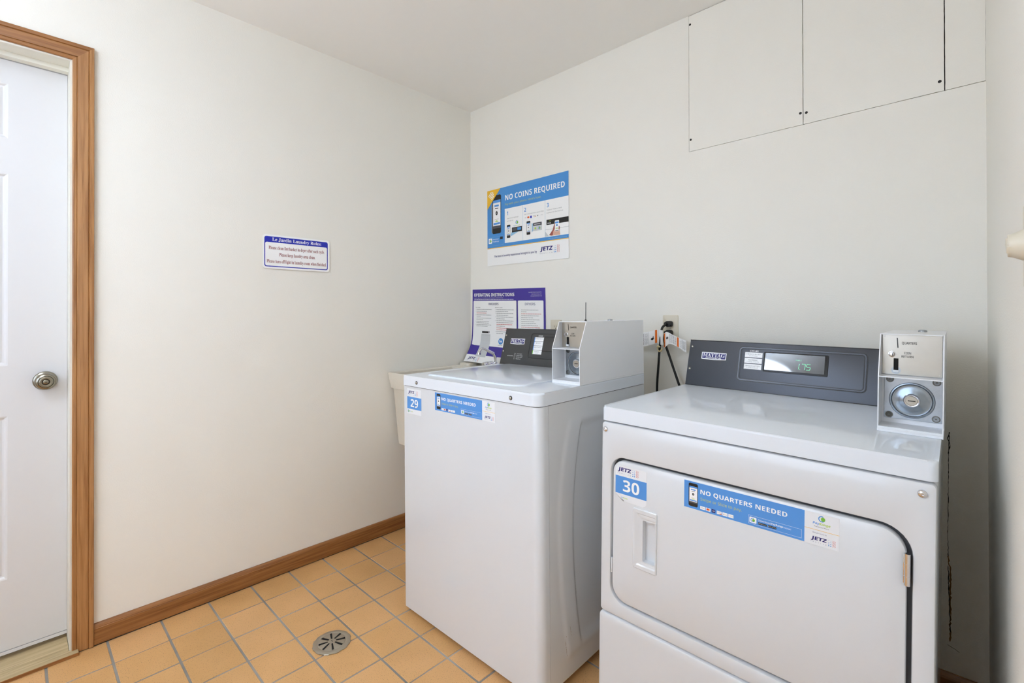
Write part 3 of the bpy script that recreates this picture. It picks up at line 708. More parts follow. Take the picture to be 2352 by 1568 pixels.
# grip surround
bm = bmesh.new()
loft(bm, [F3(rrect(hx0, hz0, hx1, hz1, .004, 3), T_-.0006), F3(rrect(hx0, hz0, hx1, hz1, .004, 3), T_+.0020), F3(rrect(hx0+.002, hz0+.002, hx1-.002, hz1-.002, .003, 3), T_+.0036),
          F3(rrect(hx0+.009, hz0+.011, hx1-.003, hz1-.011, .003, 3), T_+.0036), F3(rrect(hx0+.013, hz0+.014, hx1-.0035, hz1-.014, .003, 3), T_+.0008),
          F3(rrect(cx0-.006, cz0-.006, cx1+.0015, cz1+.006, .003, 3), T_+.0008), F3(rrect(cx0, cz0, cx1, cz1, .003, 3), T_-.002), F3(rrect(cx0+.0005, cz0+.001, cx1-.0005, cz1-.001, .003, 3), -.004)], 0, FR, cap_end=True)
finish(bm, 'handle', M_ENAM, drdoor)
bm = bmesh.new()
for z_ in (Z(-.2155),):
    tube(bm, [(.6868, .0005-.0035, z_-.0305), (.6868, .0005-.0035, z_+.0305)], .0048, n=16, spline=False)
    for k in (-.014, .010): tube(bm, [(.6868, -.003, z_+k), (.6868, -.003, z_+k+.0012)], .0051, n=16, spline=False)
    bx(bm, (.6805, -.0015, z_-.028), (.6868, .0015, z_+.028), 0, .0003)
finish(bm, 'hinge', M_CHROME, drdoor)
bm = bmesh.new(); bx(bm, (.0355, .002, Z(-.470)), (.0392, .006, Z(-.428)), 0, .0005); finish(bm, 'latch_tab', M_ENAM, drdoor)
for x_ in (.0145, .7075):
    bm = bmesh.new(); screw(bm, (x_, Z(-.0652), T_), .0078, mx=FR); finish(bm, 'screw', M_CHROME, dr)
number_sticker('30', drdoor, front((.0484, .0215-T_+.0002, Z(-.2585))), True)
pay_sticker(drdoor, front((.2472, .0215-T_+.0002, Z(-.2208))))
# console
dc, Fc = console(dr, .612, .5856, Z(0)+.0002, M_CONS, DEP+.005)
bm = bmesh.new()
ring_prism(bm, .1805, .0335, .5560, .1590, .0150, .0030, .0012, 0, Fc); ring_prism(bm, .1872, .0400, .5490, .1530, .0105, .0028, .0012, 0, Fc)
finish(bm, 'panel_border', M_BLACK, dc)
bm = bmesh.new(); ring_prism(bm, .1836, .0368, .5526, .1558, .0125, .0034, .0022, 0, Fc); finish(bm, 'panel_ridge', M_CONS, dc)
bm = bmesh.new(); prism(bm, rrect(.2640, .0740, .4540, .1435, .0035, 4), -.0002, .0026, 0, .0008, 2, mx=Fc); finish(bm, 'display_bezel', M_BLACK, dc)
bm = bmesh.new(); prism(bm, rrect(.2690, .0805, .4445, .1400, .0010, 2), .0024, .0031, 0, mx=Fc); disp = finish(bm, 'display_window', M_GLOSSB, dc)
g = Print(.0001)
g.text('PRICE', .3630, .1188, .3790, .1228, M_LED, 1, None, res=1)
def seg7(g, d, x, y, w, h, t, m, sl=.12):
    S = {'1': 'bc', '7': 'abc', '5': 'afgcd'}[d]; k = lambda X, Y: (x+X+Y*sl, y+Y)
    R = dict(a=(t, h-t, w-t, h), g=(t, h/2-t/2, w-t, h/2+t/2), d=(t, 0, w-t, t), f=(0, h/2+t*.3, t, h-t*.4), b=(w-t, h/2+t*.3, w, h-t*.4), e=(0, t*.4, t, h/2-t*.3), c=(w-t, t*.4, w, h/2-t*.3))
    for q in S: x0, y0, x1, y1 = R[q]; g.poly([k(x0, y0), k(x1, y0), k(x1, y1), k(x0, y1)], m, 1)
seg7(g, '1', .3600, .0900, .0125, .0200, .0016, M_LED); seg7(g, '7', .3775, .0900, .0125, .0200, .0016, M_LED); seg7(g, '5', .3925, .0900, .0125, .0200, .0016, M_LED)
g.disc(.3755, .0908, .0010, M_LED, 1, n=8)
g.build('price_digits', disp, Fc @ Matrix.Translation((0, 0, .0032)))
def cycle_labels(parent, F, x0, x1, rows, names, title, edge=None):
    g = Print(.0003); g.text('CYCLES', *title, M_WHITE, 1, 'bold', res=3)
    for i, ((a, b_), n) in enumerate(zip(rows, names)):
        g.rect(x0, a, x1, b_, M_WHITE, 1)
        if edge: g.rect(x0, a, x0+.004, b_, edge[i], 2)
        h = b_-a; w = x1-x0; L = min(.8, .09*len(n[0]))*w; c = (x0+x1)/2
        g.text(n[0], c-L/2, a+h*.52, c+L/2, a+h*.74, M_DGREY, 2, None, res=1)
        if n[1]: L = min(.7, .08*len(n[1]))*w; g.text(n[1], c-L/2, a+h*.20, c+L/2, a+h*.38, M_GREY, 2, None, res=1)
    return g.build('cycle_labels', parent, F)
cycle_labels(dc, Fc, .2020, .2590, [(.1208, .1388), (.0998, .1180), (.0785, .0970)], [('HEAVY DUTY', 'NORMAL'), ('NORMAL', 'PERM PRESS'), ('DELICATES', 'LOW HEAT')], (.2185, .1415, .2450, .1468))
badge(dc, Fc, .0495, .1030)
for y_ in (.0615, .1475):
    bm = bmesh.new(); screw(bm, (.0103, y_, 0), .0042, mx=Fc); finish(bm, 'screw', M_STEEL, dc)
coin_box(dr, Matrix.Translation((.6175, .2180, Z(0)+.0072)), .2205)

# ================================================================== WASHER
Mw = frame_m((.6325, -.9051, .018), .0038, .0035, -.0050)
wa = empty('washing_machine', Mw, 'narrow white top loading coin washer with sticker 29', 'washing machine')
WW, WD, ZC, ZT = .7055, .641, .8749, .9160
bm = bmesh.new()      # wrap-round front
pts = [(0, .0), ] ; R_ = .028
outl = rrect(.0005, 0, WW, .0440, [.004, R_, .0, .0], 8)
prism(bm, outl, 0, ZC-.0008, 0, .0015, 2); finish(bm, 'front_panel', M_ENAM, wa)
bm = bmesh.new(); bx(bm, (.004, .0440, .0), (WW-.012, WD-.002, ZC-.001)); finish(bm, 'cabinet', M_ENAM, wa, smooth=False)
# pressed side panel
bm = bmesh.new(); ny, nz = 110, 120; y0, y1 = .0460, WD; GV = []
def sst(t): t = max(0, min(1, t)); return t*t*(3-2*t)
def side_off(y, z):
    c = (y0+y1)/2; ya = y if y < c else 2*c-y
    o1 = .080+(z-.49)**2*(.585 if z > .49 else .25); o2 = .156+(z-.45)**2*(.41 if z > .45 else .29)
    vz1 = sst((z-.050)/.03)*sst((.825-z)/.03); vz2 = sst((z-.062)/.05)*sst((.815-z)/.04)
    a = sst((ya-o1)/.022)*vz1; b_ = sst((ya-o2)/.020)*vz2
    return .0040*a-.0090*b_
for i in range(ny+1):
    y = y0+(y1-y0)*i/ny; GV.append([bm.verts.new((WW-.0010+side_off(y, ZC*j/nz*.998), y, .002+ZC*j/nz*.9965)) for j in range(nz+1)])
for i in range(ny):
    for j in range(nz): bm.faces.new((GV[i][j], GV[i+1][j], GV[i+1][j+1], GV[i][j+1]))
ext = bmesh.ops.extrude_face_region(bm, geom=list(bm.faces)); 
for v in [e for e in ext['geom'] if isinstance(e, bmesh.types.BMVert)]: v.co.x = WW-.0130
sp = finish(bm, 'side_panel', M_ENAM, wa); sp['label'] = 'white side panel pressed with long curved ribs'
R = random.Random(3)       # rust scratches on the pressed rib
def rust(pts, w):
    g = Print(.0002)
    for (a, b_) in zip(pts, pts[1:]):
        n = max(1, int(math.hypot(b_[0]-a[0], b_[1]-a[1])/.004))
        for i in range(n):
            if R.random() < .35: continue
            t = i/n; x = a[0]+(b_[0]-a[0])*t+R.uniform(-.0008, .0008); y = a[1]+(b_[1]-a[1])*t; ww = w*R.uniform(.3, 1)
            g.poly([(x, y), (x+ww, y+.001), (x+ww*.8, y+.004), (x-ww*.2, y+.003)], M_RUST, 1)
    g.build('rust_scratch', sp, None, warp=wr)
def wr(c): return Vector((WW-.0010+side_off(c.x, c.y)+.0004+c.z, c.x, c.y))
rust([(.128, .070), (.119, .119), (.124, .145)], .0014); rust([(.140, .160), (.143, .130), (.152, .132)], .0014); rust([(.180, .30), (.187, .23)], .001); rust([(.196, .105), (.202, .085)], .001)
# top
bm = bmesh.new(); prism(bm, rrect(-.0015, -.0045, WW+.0015, WD-.001, [.010, .030, .004, .004], 8), ZC+.0012, ZT, 0, .0085, 4); finish(bm, 'top_panel', M_ENAM2, wa)
bm = bmesh.new(); prism(bm, rrect(.003, -.001, WW-.002, WD-.003, [.006, .028, .002, .002], 6), ZC-.001, ZC+.0014, 0); finish(bm, 'seam', M_DARK, wa)
# lid: shallow pillowed panel between seams
bm = bmesh.new(); prism(bm, rrect(.0650, .0560, .5750, .5300, [.030, .060, .010, .010], 8), ZT-.002, ZT+.0048, 0, .0046, 4)
lid = finish(bm, 'lid', M_ENAM2, wa)
for x_ in (.0934, .5943):
    bm = bmesh.new(); lathe(bm, [(.0068, 0), (.0066, .0012), (.0055, .0016), (0, .0017)], front((x_, -.0045, .8925)), 1, 20); screw(bm, (0, 0, .0012), .0048, 0, front((x_, -.0045, .8925)))
    finish(bm, 'screw', [M_STEEL, M_TRANSP], wa)
number_sticker('29', wa, front((.0245, -.0003, .7665)) @ Matrix.Diagonal((.985, .96, 1, 1)), False)
pay_sticker(wa, front((.2028, -.0003, .8030)) @ Matrix.Diagonal((.958, .955, 1, 1)))
# console
wc, Fw = console(wa, .5850, .5420, ZT+.0002, M_CONSW, WD)
Fk = Fw
bm = bmesh.new(); prism(bm, rrect(.1730, .0380, .560, .1510, .010, 5), -.0002, .0009, 0, .0006, 2, mx=Fk); finish(bm, 'recess_panel', M_CONSW, wc)
bm = bmesh.new(); ring_prism(bm, .1715, .0365, .5620, .1530, .012, .0022, .0016, 0, Fk); finish(bm, 'panel_border', M_BLACK, wc)
bm = bmesh.new(); prism(bm, rrect(.2520, .0740, .4300, .1370, .002, 3), .0008, .0018, 0, mx=Fk); disp = finish(bm, 'display_window', mat('smoked_window', (38, 38, 40), .12, coat=.6), wc)
g = Print(.0001); g.text('PRICE', .3210, .1080, .3440, .1120, M_LEDD, 1, None, res=1); g.build('price_digits', disp, Fk @ Matrix.Translation((0, 0, .0020)))
bm = bmesh.new(); bx(bm, (.2500, .1370, .0008), (.432, .1395, .0024), 0, mx=Fk); bx(bm, (.2500, .0710, .0008), (.432, .0742, .0024), 0, mx=Fk); finish(bm, 'display_bezel', M_BLACK, wc)
rows = [(.0565+i*.0200, .0565+i*.0200+.0185) for i in range(4)][::-1]
cycle_labels(wc, Fk @ Matrix.Translation((0, 0, .0008)), .1935, .2480, rows, [('PERM PRESS', ''), ('WHITES', ''), ('DELICATES', ''), ('NORMAL', 'ECO')], (.2150, .1395, .2400, .1440), [M_STKB, M_STKB, M_STKB, M_GREEN])
g = Print(.0003)
g.text('INSTRUCTIONS', .0400, .0395, .0800, .0440, M_WHITE, 1, None, res=1)
for i, t in enumerate(('Select Cycle', 'Insert Coins', 'Pour Detergent', 'Press Start')):
    y = .0500-i*.0078; g.text(t, .1000, y, (.133, .138, .137, .128)[i], y+.0050, M_WHITE, 1, None, res=1); g.text(str(i+1), .0915, y, .0935, y+.0048, M_WHITE, 1, None, res=1)
g.rect(.0860, .0265, .0868, .0560, M_WHITE, 1); g.rect(.0860, .0552, .0885, .0560, M_WHITE, 1); g.rect(.0860, .0265, .0885, .0273, M_WHITE, 1)
g.build('instructions_print', wc, Fw)
badge(wc, Fw, .0460, .1000)
for y_ in (.0625, .1405):
    bm = bmesh.new(); screw(bm, (.0095, y_, 0), .0042, mx=Fw); finish(bm, 'screw', M_STEEL, wc)
cb = coin_box(wa, Matrix.Translation((.5895, .2090, ZT+.0072)), .2035)
bm = bmesh.new(); tube(bm, [(0, 0, 0), (.0006, 0, .02), (.0016, 0, .068)], .0013, n=8, spline=False); lathe(bm, [(.004, 0), (.004, .004), (.002, .006), (0, .006)], None, 0, 12)
finish(bm, 'antenna', M_BLACK, cb, Matrix.Translation((.030, .160, .2035)))
for fx in (.05, WW-.05):
    for fy in (.06, WD-.06):
        b = bmesh.new(); lathe(b, [(.018, 0), (.018, .008), (.006, .009), (.006, .017), (0, .017)], Matrix.Translation((fx, fy, -.0165)), 0, 16)
        finish(b, 'levelling_foot', M_RUBBER, wa)

# ================================================================== UTILITY SINK
sk = empty('utility_sink', Matrix.Translation((.29, -.30, .483)), 'almond plastic laundry sink mounted in the corner left of the washer', 'sink')
o0 = Vector((.29, -.30, .483))
def S(p): return (p[0]-o0.x, p[1]-o0.y, p[2]-o0.z)
def rl(x0, y0, x1, y1, r, z): return [S((p[0], p[1], z)) for p in rrect(x0, y0, x1, y1, r, 5)]
bm = bmesh.new(); a = (.003, -.600, .578, -.006)
loft(bm, [rl(.040, -.560, .540, -.045, .02, .483), rl(.018, -.578, .560, -.030, .02, .775), rl(.018, -.580, .562, -.028, .02, .7805), rl(.0135, -.5865, .566, -.020, .012, .7805), rl(.004, -.600, .577, -.007, .008, .8600), rl(.0055, -.5985, .5755, -.0085, .008, .8635),
          rl(.013, -.590, .568, -.148, .012, .8635), rl(.020, -.583, .562, -.155, .02, .8560), rl(.048, -.555, .536, -.170, .03, .510), rl(.052, -.550, .530, -.175, .03, .500)], 0, None, cap_end=True, cap_start=True)
finish(bm, 'basin', M_SINK, sk)
bm = bmesh.new(); prism(bm, rrect(.010, -.110, .100, -.030, .018, 6), .8630, .8790, 0, .004, 3, mx=Matrix.Translation(-o0)); finish(bm, 'soap_ledge', M_SINK, sk)
bm = bmesh.new(); lathe(bm, [(.022, 0), (.022, .06), (.030, .062), (.030, .07), (0, .07)], Matrix.Translation(S((.29, -.33, .412))), 0, 20)
tube(bm, [S((.29, -.33, .43)), S((.29, -.33, .33)), S((.29, -.30, .29)), S((.29, -.2, .29)), S((.29, -.0, .29))], .019, n=14); finish(bm, 'drain_pipe', M_BOXW, sk)

# faucet on the sink's back ledge
fx, fy, fz = .333, -.112, .8642
fc = empty('faucet', Matrix.Translation((fx, fy, fz)), 'small chrome faucet with bent spout on the back of the sink', 'faucet')
bm = bmesh.new(); prism(bm, rrect(-.045, -.028, .045, .028, .02, 5), -.0002, .010, 0, .003, 2); lathe(bm, [(.018, .008), (.016, .02), (.014, .036), (.0125, .040), (0, .040)], None, 0, 24); finish(bm, 'base', M_CHROME, fc)
bm = bmesh.new(); tube(bm, [(0, .004, .036), (0, .001, .062), (0, -.012, .086), (0, -.050, .104), (0, -.084, .1200), (0, -.104, .1190), (0, -.119, .1060), (0, -.124, .088)], lambda t: .0082 if t < .9 else .0092, n=16); finish(bm, 'spout', M_CHROME, fc)
bm = bmesh.new(); mxx = axes((-.004, -.015, .030), (1, 0, 0), (0, 0, 1), (0, -1, 0))
lathe(bm, [(.0150, 0), (.0170, .004), (.0170, .010), (.0150, .012), (.0162, .016), (.0168, .045), (.0150, .048), (.0160, .052), (.0150, .070), (.012, .073), (0, .073)], mxx, 0, 28); finish(bm, 'handle', M_CHROME, fc)

# ================================================================== OPERATING INSTRUCTIONS poster, leaning in the corner
PV = [(0, -.0775, .8869), (.0525, -.0478, .9302), (.116, -.0177, .9862), (.191, -.0067, 1.0604), (.361, -.0024, 1.2303), (.4572, -.0018, 1.3256)]
def interp(v, i):
    if v <= PV[0][0]: a, b_ = PV[0], PV[1]
    else:
        for a, b_ in zip(PV, PV[1:]):
            if v <= b_[0]+1e-6: break
    P = PV; k = P.index(a); t = (v-a[0])/(b_[0]-a[0])
    m0 = ((P[k+1][i]-P[k-1][i])/(P[k+1][0]-P[k-1][0]) if k > 0 else (b_[i]-a[i])/(b_[0]-a[0]))*(b_[0]-a[0])
    m1 = ((P[k+2][i]-P[k][i])/(P[k+2][0]-P[k][0]) if k+2 < len(P) else (b_[i]-a[i])/(b_[0]-a[0]))*(b_[0]-a[0])
    return (2*t**3-3*t*t+1)*a[i]+(t**3-2*t*t+t)*m0+(-2*t**3+3*t*t)*b_[i]+(t**3-t*t)*m1
def pwarp(c):
    u, v = c.x, c.y; e = 1e-3
    y, z = interp(v, 1), interp(v, 2); dy, dz = interp(v+e, 1)-y, interp(v+e, 2)-z; n = Vector((0, -dz, dy)).normalized()
    k = (u/.6); y -= .006*k*(1-k)*4*(v/.457)      # slight belly of the sheet
    z -= .0165*u+.0; x = .019+u+.010*k*(1-v/.457)
    lift = .0 if v > .05 else 0
    return Vector((x, y, z))+n*c.z
g = Print(.00015); PW = .590
g.slab(0, 0, PW, .457, .0008, M_PAPER)
g.rect(0, .050, PW, .457, M_PURP, 1)
g.rect(.0101, .1126, .3790, .3870, M_PAPER, 2, r=.006); g.rect(.3903, .1126, .5760, .3870, M_PAPER, 2, r=.006)
g.text('OPERATING INSTRUCTIONS', .0158, .4125, .3638, .4325, M_WHITE, 3, 'bold', res=3)
g.text('Laundry facilities are for tenants use only. Trespassers will be prosecuted.', .0181, .4005, .2746, .4055, M_WHITE, 3, None, res=1)
g.greek(.0181, .3925, .3570, .0045, M_WHITE, 3)
g.text('Laundry Room Leased By', .4720, .4300, .5640, .4355, M_WHITE, 3, None, res=1); g.text('Jetz Service Co., Inc.', .4920, .4195, .5650, .4250, M_WHITE, 3, None, res=1); g.text('www.jetzservice.com', .4860, .4090, .5660, .4145, M_WHITE, 3, None, res=1)
g.text('WASHERS', .1480, .3600, .2355, .3740, M_NAVY, 3, None, res=3); g.text('DRYERS', .4440, .3600, .5190, .3740, M_NAVY, 3, None, res=3)
g.text('TOP LOAD', .0314, .3430, .0740, .3475, M_DGREY, 3, None, res=1); g.text('FRONT LOAD', .2053, .3430, .2674, .3475, M_DGREY, 3, None, res=1)
y = .3325
for i, (n, c) in enumerate([(.138, 0), (.095, 0), (.090, 1), (.133, 0), (.04, 0), (.136, 0), (.06, 0), (.115, 0), (.110, 0), (.132, 0), (.10, 0)]): g.greek(.0395, y, .0395+n, .0040, M_RED if c else M_GREY, 3, i); g.rect(.0320, y, .0336, y+.0025, M_DGREY, 3) if i in (0, 1, 3, 5, 7, 9) else 0; y -= .0087 if i in (3, 5, 7, 9) else .0112
y = .3325
for i, (n, c) in enumerate([(.145, 0), (.10, 0), (.142, 0), (.10, 0), (.14, 0), (.07, 0), (.14, 0), (.135, 0), (.13, 1), (.07, 0), (.160, 1), (.10, 1), (.14, 0), (.06, 0)]): g.greek(.2170, y, .2170+n*.98, .0040, M_RED if c else M_GREY, 3, i); g.rect(.2065, y, .2082, y+.0025, M_DGREY, 3) if i in (0, 1, 2, 4, 6, 12) else 0; y -= .0108
y = .3330
for i, (n, c) in enumerate([(.125, 0), (.04, 0), (.145, 1), (.130, 0), (.09, 0), (.135, 0), (.095, 0), (.11, 0), (.12, 0), (.135, 1), (.128, 1), (.065, 1), (.14, 0), (.12, 0)]): g.greek(.4150, y, .4150+n, .0040, M_RED if c else M_GREY, 3, i+40); y -= .0108
# pictured washer, front-on
g.poly([(.0800, .040), (.1680, .040), (.1650, .186), (.0880, .186)], M_LGREY, 3); g.poly([(.0880, .186), (.1650, .186), (.1620, .2045), (.0900, .2045)], M_WHITE, 4)
g.rect(.0930, .1905, .1480, .2020, M_PBLACK, 5); g.rect(.1510, .190, .1580, .2035, M_DGREY, 5); g.rect(.0885, .1780, .1645, .1788, M_GREY, 5)
g.disc(.2560, .1480, .0190, M_BLUE, 3, n=28); g.text('he', .2450, .1410, .2680, .1570, M_WHITE, 4, 'bold', res=2)
g.greek(.2360, .1230, .2760, .0035, M_GREY, 3)
g.jetz(.026, .0065, .098, 2)
po = g.build('instruction_poster', None, None, warp=pwarp, cuts=[((0, .457*i/26, 0), (0, 1, 0)) for i in range(1, 26)])
tag(po, 'purple and white OPERATING INSTRUCTIONS poster leaning in the corner behind the washer', 'poster')

# ================================================================== NO COINS REQUIRED sign
g = Print(.00015)
g.slab(0, 0, .6096, .4525, .0025, M_PAPER)
g.rect(0, .1060, .6096, .4525, M_BLUE, 1); g.rect(0, .1020, .6096, .1062, M_YEL, 2)
g.rect(.1470, .1250, .6096, .3240, M_PAPER, 2)
g.rect(.2885, .1250, .2898, .3240, M_LBL, 3); g.rect(.4515, .1250, .4530, .3240, M_LBL, 3)
g.text('NO COINS REQUIRED', .1500, .3660, .5857, .4040, M_WHITE, 3, 'bold', res=5)
g.text("Pay with your phone. Here's how:", .1490, .3400, .4230, .3560, M_OLIVE, 3, None, res=3)
g.phone(.0430, .1880, .1165, .4170, 3)
g.poly([(.0360, .200), (.0430, .190), (.0430, .370), (.0360, .362)], M_GREY, 2)
g.poly([(0, .4525), (0, .3400), (.1130, .4525)], M_YEL, 8)
for i in range(4):
    L = (.034, .042, .038, .030)[i]; o = .0085*i
    cx, cy = .0100+o, .4190-o*.85
    g.poly([(cx, cy), (cx+L*.7, cy+L*.7), (cx+L*.7+.0035, cy+L*.7-.0045), (cx+.0035, cy-.0045)], M_WHITE, 9)
for n, x in (('1', .1650), ('2', .3010), ('3', .4650)): g.text(n, x, .2845, x+(.0095 if n == '1' else .0130), .3065, M_BLUE, 3, 'bold', res=3)
g.text('Download PayRange', .1650, .2600, .2560, .2690, M_GREY, 3, None, res=1); g.text('and sign up', .1650, .2450, .2150, .2540, M_GREY, 3, None, res=1)
g.text('Add funds and check special offers', .3010, .2640, .4440, .2730, M_GREY, 3, None, res=1)
g.text('Swipe or Slide to send', .4640, .2640, .5640, .2730, M_GREY, 3, None, res=1); g.text('payment to the machine', .4640, .2490, .5740, .2580, M_GREY, 3, None, res=1)
# panel 1
g.phone(.1640, .1520, .1920, .2275, 3); g.poly([(.1920, .168), (.2050, .185), (.2700, .185), (.2000, .160)], M_SKY, 3)
g.swirl(.2445, .2345, .0105, 3); g.text('Pay', .2170, .2110, .2320, .2200, M_BLUE, 3, None, slant=.2, res=1); g.text('Range', .2325, .2110, .2660, .2200, M_LIME, 3, None, slant=.2, res=1)
g.rect(.2045, .1800, .2835, .2080, M_PBLACK, 4); g.rect(.2070, .1880, .2450, .2030, M_DGREY, 5); g.rect(.2480, .1885, .2760, .2035, M_BLUE, 5)
# panel 2
for i, x in enumerate((.3030, .3230, .3450, .3670, .3940, .4200)):
    if i == 0: g.text('VISA', x, .2470, x+.0130, .2520, M_NAVY, 3, None, slant=.2, res=1)
    if i == 1: g.disc(x+.0060, .2495, .0055, M_RED, 3, n=14); g.disc(x+.0115, .2495, .0050, M_ORANGE, 4, n=14)
    if i == 2: g.rect(x, .2425, x+.0120, .2560, M_ROYAL, 3)
    if i == 3: g.text('DISCOVER', x-.001, .2500, x+.0190, .2545, M_PBLACK, 3, None, res=1); g.poly([(x+.004, .2440), (x+.019, .2460), (x+.019, .2500)], M_ORANGE, 3)
    if i == 4: g.disc(x+.003, .2505, .0030, M_PBLACK, 3, n=10); g.text('Pay', x+.0070, .2480, x+.0160, .2530, M_GREY, 3, None, res=1)
    if i == 5: g.text('G Pay', x, .2470, x+.0180, .2520, M_GREY, 3, None, res=1)
g.phone(.3180, .1530, .3460, .2285, 3)
g.poly([(.3560, .162), (.3680, .172), (.3680, .206), (.3560, .216)], M_LBL, 3); g.rect(.3640, .1680, .4300, .2100, M_LGREY, 3); g.rect(.3660, .1960, .4280, .2130, M_DGREY, 4); g.rect(.3760, .2030, .4180, .2055, M_WHITE, 5)
g.disc(.3830, .1820, .0060, M_LIME, 4, n=14); g.swirl(.4120, .1820, .0080, 4)
# panel 3: hand with phone before a control panel
g.rect(.4530, .1280, .6096, .1890, M_PAPER, 3); g.rect(.4530, .1640, .6096, .1652, M_GREY, 4); g.poly([(.4530, .1280), (.4780, .1280), (.4530, .1560)], M_LGREY, 4)
g.rect(.4620, .1890, .6096, .2170, M_PBLACK, 4)
for i in range(3): g.rect(.4700+i*.0085, .1935, .4750+i*.0085, .2010, M_LGREY, 5)
g.greek(.4800, .2080, .4950, .003, M_LIME, 5)
g.poly([(.4790, .1330), (.4960, .1285), (.5180, .1290), (.5210, .1500), (.5200, .1950), (.5130, .1850), (.5050, .1600), (.4920, .1450)], M_SKIND, 5)
g.poly([(.5050, .1280), (.5560, .1280), (.5520, .1480), (.5490, .1720), (.5440, .1800), (.5150, .1600), (.5080, .1480)], M_SKIN, 6)
g.rect(.5190, .1480, .5480, .2060, M_WHITE, 7, r=.004); g.rect(.5215, .1900, .5455, .1990, M_STKB, 8); g.disc(.5335, .1800, .0055, M_BLUE, 8, n=12); g.poly([(.5230, .1620), (.5440, .1620), (.5335, .1670)], M_LIME, 8); g.rect(.5220, .1500, .5450, .1530, M_PBLACK, 8)
g.poly([(.5440, .1560), (.5520, .1560), (.5530, .1680), (.5470, .1760)], M_SKIND, 9)
g.text('payment may differ by machine', .4700, .1135, .5980, .1165, M_LBL, 3, None, res=1) if False else g.greek(.4750, .1135, .5980, .003, M_LBL, 3)
# download box (the square code beside it is left out)
g.frame(.0055, .1180, .1335, .1700, .0006, M_LBL, 3)
g.rect(.0110, .1330, .0410, .1640, M_WHITE, 3, r=.004); g.swirl(.0265, .1485, .0100, 4)
g.text('Download', .0470, .1520, .0950, .1600, M_WHITE, 3, None, res=1); g.text('PayRange', .0470, .1360, .0990, .1460, M_WHITE, 3, None, res=1)
g.rect(.1080, .1510, .1300, .1665, M_PBLACK, 3, r=.001)
g.text('The best in laundry experience brought to you by', .0597, .0440, .3934, .0600, M_NAVY, 3, 'bold', res=2)
g.jetz(.4161, .0370, .1335, 3)
sg = g.build('notice_sign', None, front((.1585, -.0045, 1.4615)))
tag(sg, 'blue and white NO COINS REQUIRED sign on the back wall', 'sign')

# ================================================================== laundry rules sign (left wall)
g = Print(.0002)
g.slab(0, 0, .3048, .1520, .0016, M_WHITE, r=.0140)
g.rect(.0068, .0085, .2960, .1440, M_ROYAL, 1, r=.0090); g.rect(.0105, .0125, .2920, .1180, M_WHITE, 2, r=.0070)
g.text('Le Jardin Laundry Rules:', .0400, .1205, .2640, .1395, M_WHITE, 2, 'serif', res=4)
g.text('Please clean lint basket in dryer after each cycle.', .0250, .0825, .2790, .1020, M_MAROON, 3, 'serif', res=3)
g.text('Please keep laundry area clean.', .0700, .0530, .2340, .0725, M_MAROON, 3, 'serif', res=3)
g.text('Please turn off light in laundry room when finished.', .0170, .0220, .2880, .0415, M_MAROON, 3, 'serif', res=3)
rs = g.build('rules_sign', None, axes((.0055, -1.2240, 1.3800), (0, 1, 0), (0, 0, 1), (1, 0, 0)))
tag(rs, 'small white and blue laundry rules sign on the left wall', 'sign')

# ================================================================== outlets
def outlet(x, z, label, mid=False):
    root = empty('power_outlet', front((x, -.0002, z)), label, 'outlet'); root['group'] = 'almond outlets on the back wall'
    b = bmesh.new(); prism(b, rrect(0, 0, .070, .114, .004, 4), 0, .0055, 0, .0025, 3); finish(b, 'cover_plate', M_ALMOND, root)
    for cy in (.0375, .0765):
        b = bmesh.new(); pts = [(.035+.0168*math.cos(t), cy+max(-.0142, min(.0142, .0168*math.sin(t)))) for t in [2*math.pi*i/36 for i in range(36)]]
        prism(b, pts, .0050, .0068, 0, .0004, 1)
        bx(b, (.0270, cy-.001, .0068), (.0285, cy+.007, .0070), 1); bx(b, (.0410, cy-.001, .0068), (.0425, cy+.007, .0070), 1); prism(b, circle(.0350, cy-.0075, .0024, 10), .0068, .0070, 1)
        finish(b, 'receptacle', [M_ALMOND, M_DARK], root)
    b = bmesh.new(); screw(b, (.035, .057, .0052), .0030); finish(b, 'screw', M_STEEL, root)
    return root
outlet(1.2825, 1.0540, 'almond double outlet with two black cords plugged in')
outlet(.6470, 1.0290, 'almond outlet partly hidden behind the washer coin box')

# ================================================================== power cords
def cord(owner, om, label, plug_z, path, r=.0050):
    o = Vector((1.3175, -.0075, plug_z))
    b = bmesh.new(); tube(b, [Vector(p)-o for p in path], lambda t: r*1.25 if t < .08 else r, n=12, k=10)
    root = finish(b, 'electric_cable', M_RUBBER, None, Matrix.Translation(o)); tag(root, label, 'cable', 'black cables at the wall outlet')
    b = bmesh.new(); mx = axes((0, 0, 0), (1, 0, 0), (0, 0, 1), (0, -1, 0))
    prism(b, rrect(-.014, -.0125, .0135, .0125, .009, 5), .0003, .024, 0, .005, 3, mx=mx); prism(b, rrect(-.019, -.008, .002, .008, .006, 4), .008, .024, 0, .004, 3, mx=mx)
    finish(b, 'plug', M_RUBBER, root)
    return root, o
c1, o1 = cord(wa, Mw, 'black cord in the upper socket with a left-pointing warning tag and beige tie', 1.1300,
    [(1.304, -.020, 1.130), (1.312, -.036, 1.1290), (1.3035, -.048, 1.117), (1.3005, -.055, 1.100), (1.2985, -.060, 1.060), (1.2945, -.060, 1.020), (1.289, -.060, .950), (1.2835, -.060, .880), (1.281, -.060, .80), (1.280, -.07, .55), (1.25, -.14, .32), (1.22, -.255, .16)])
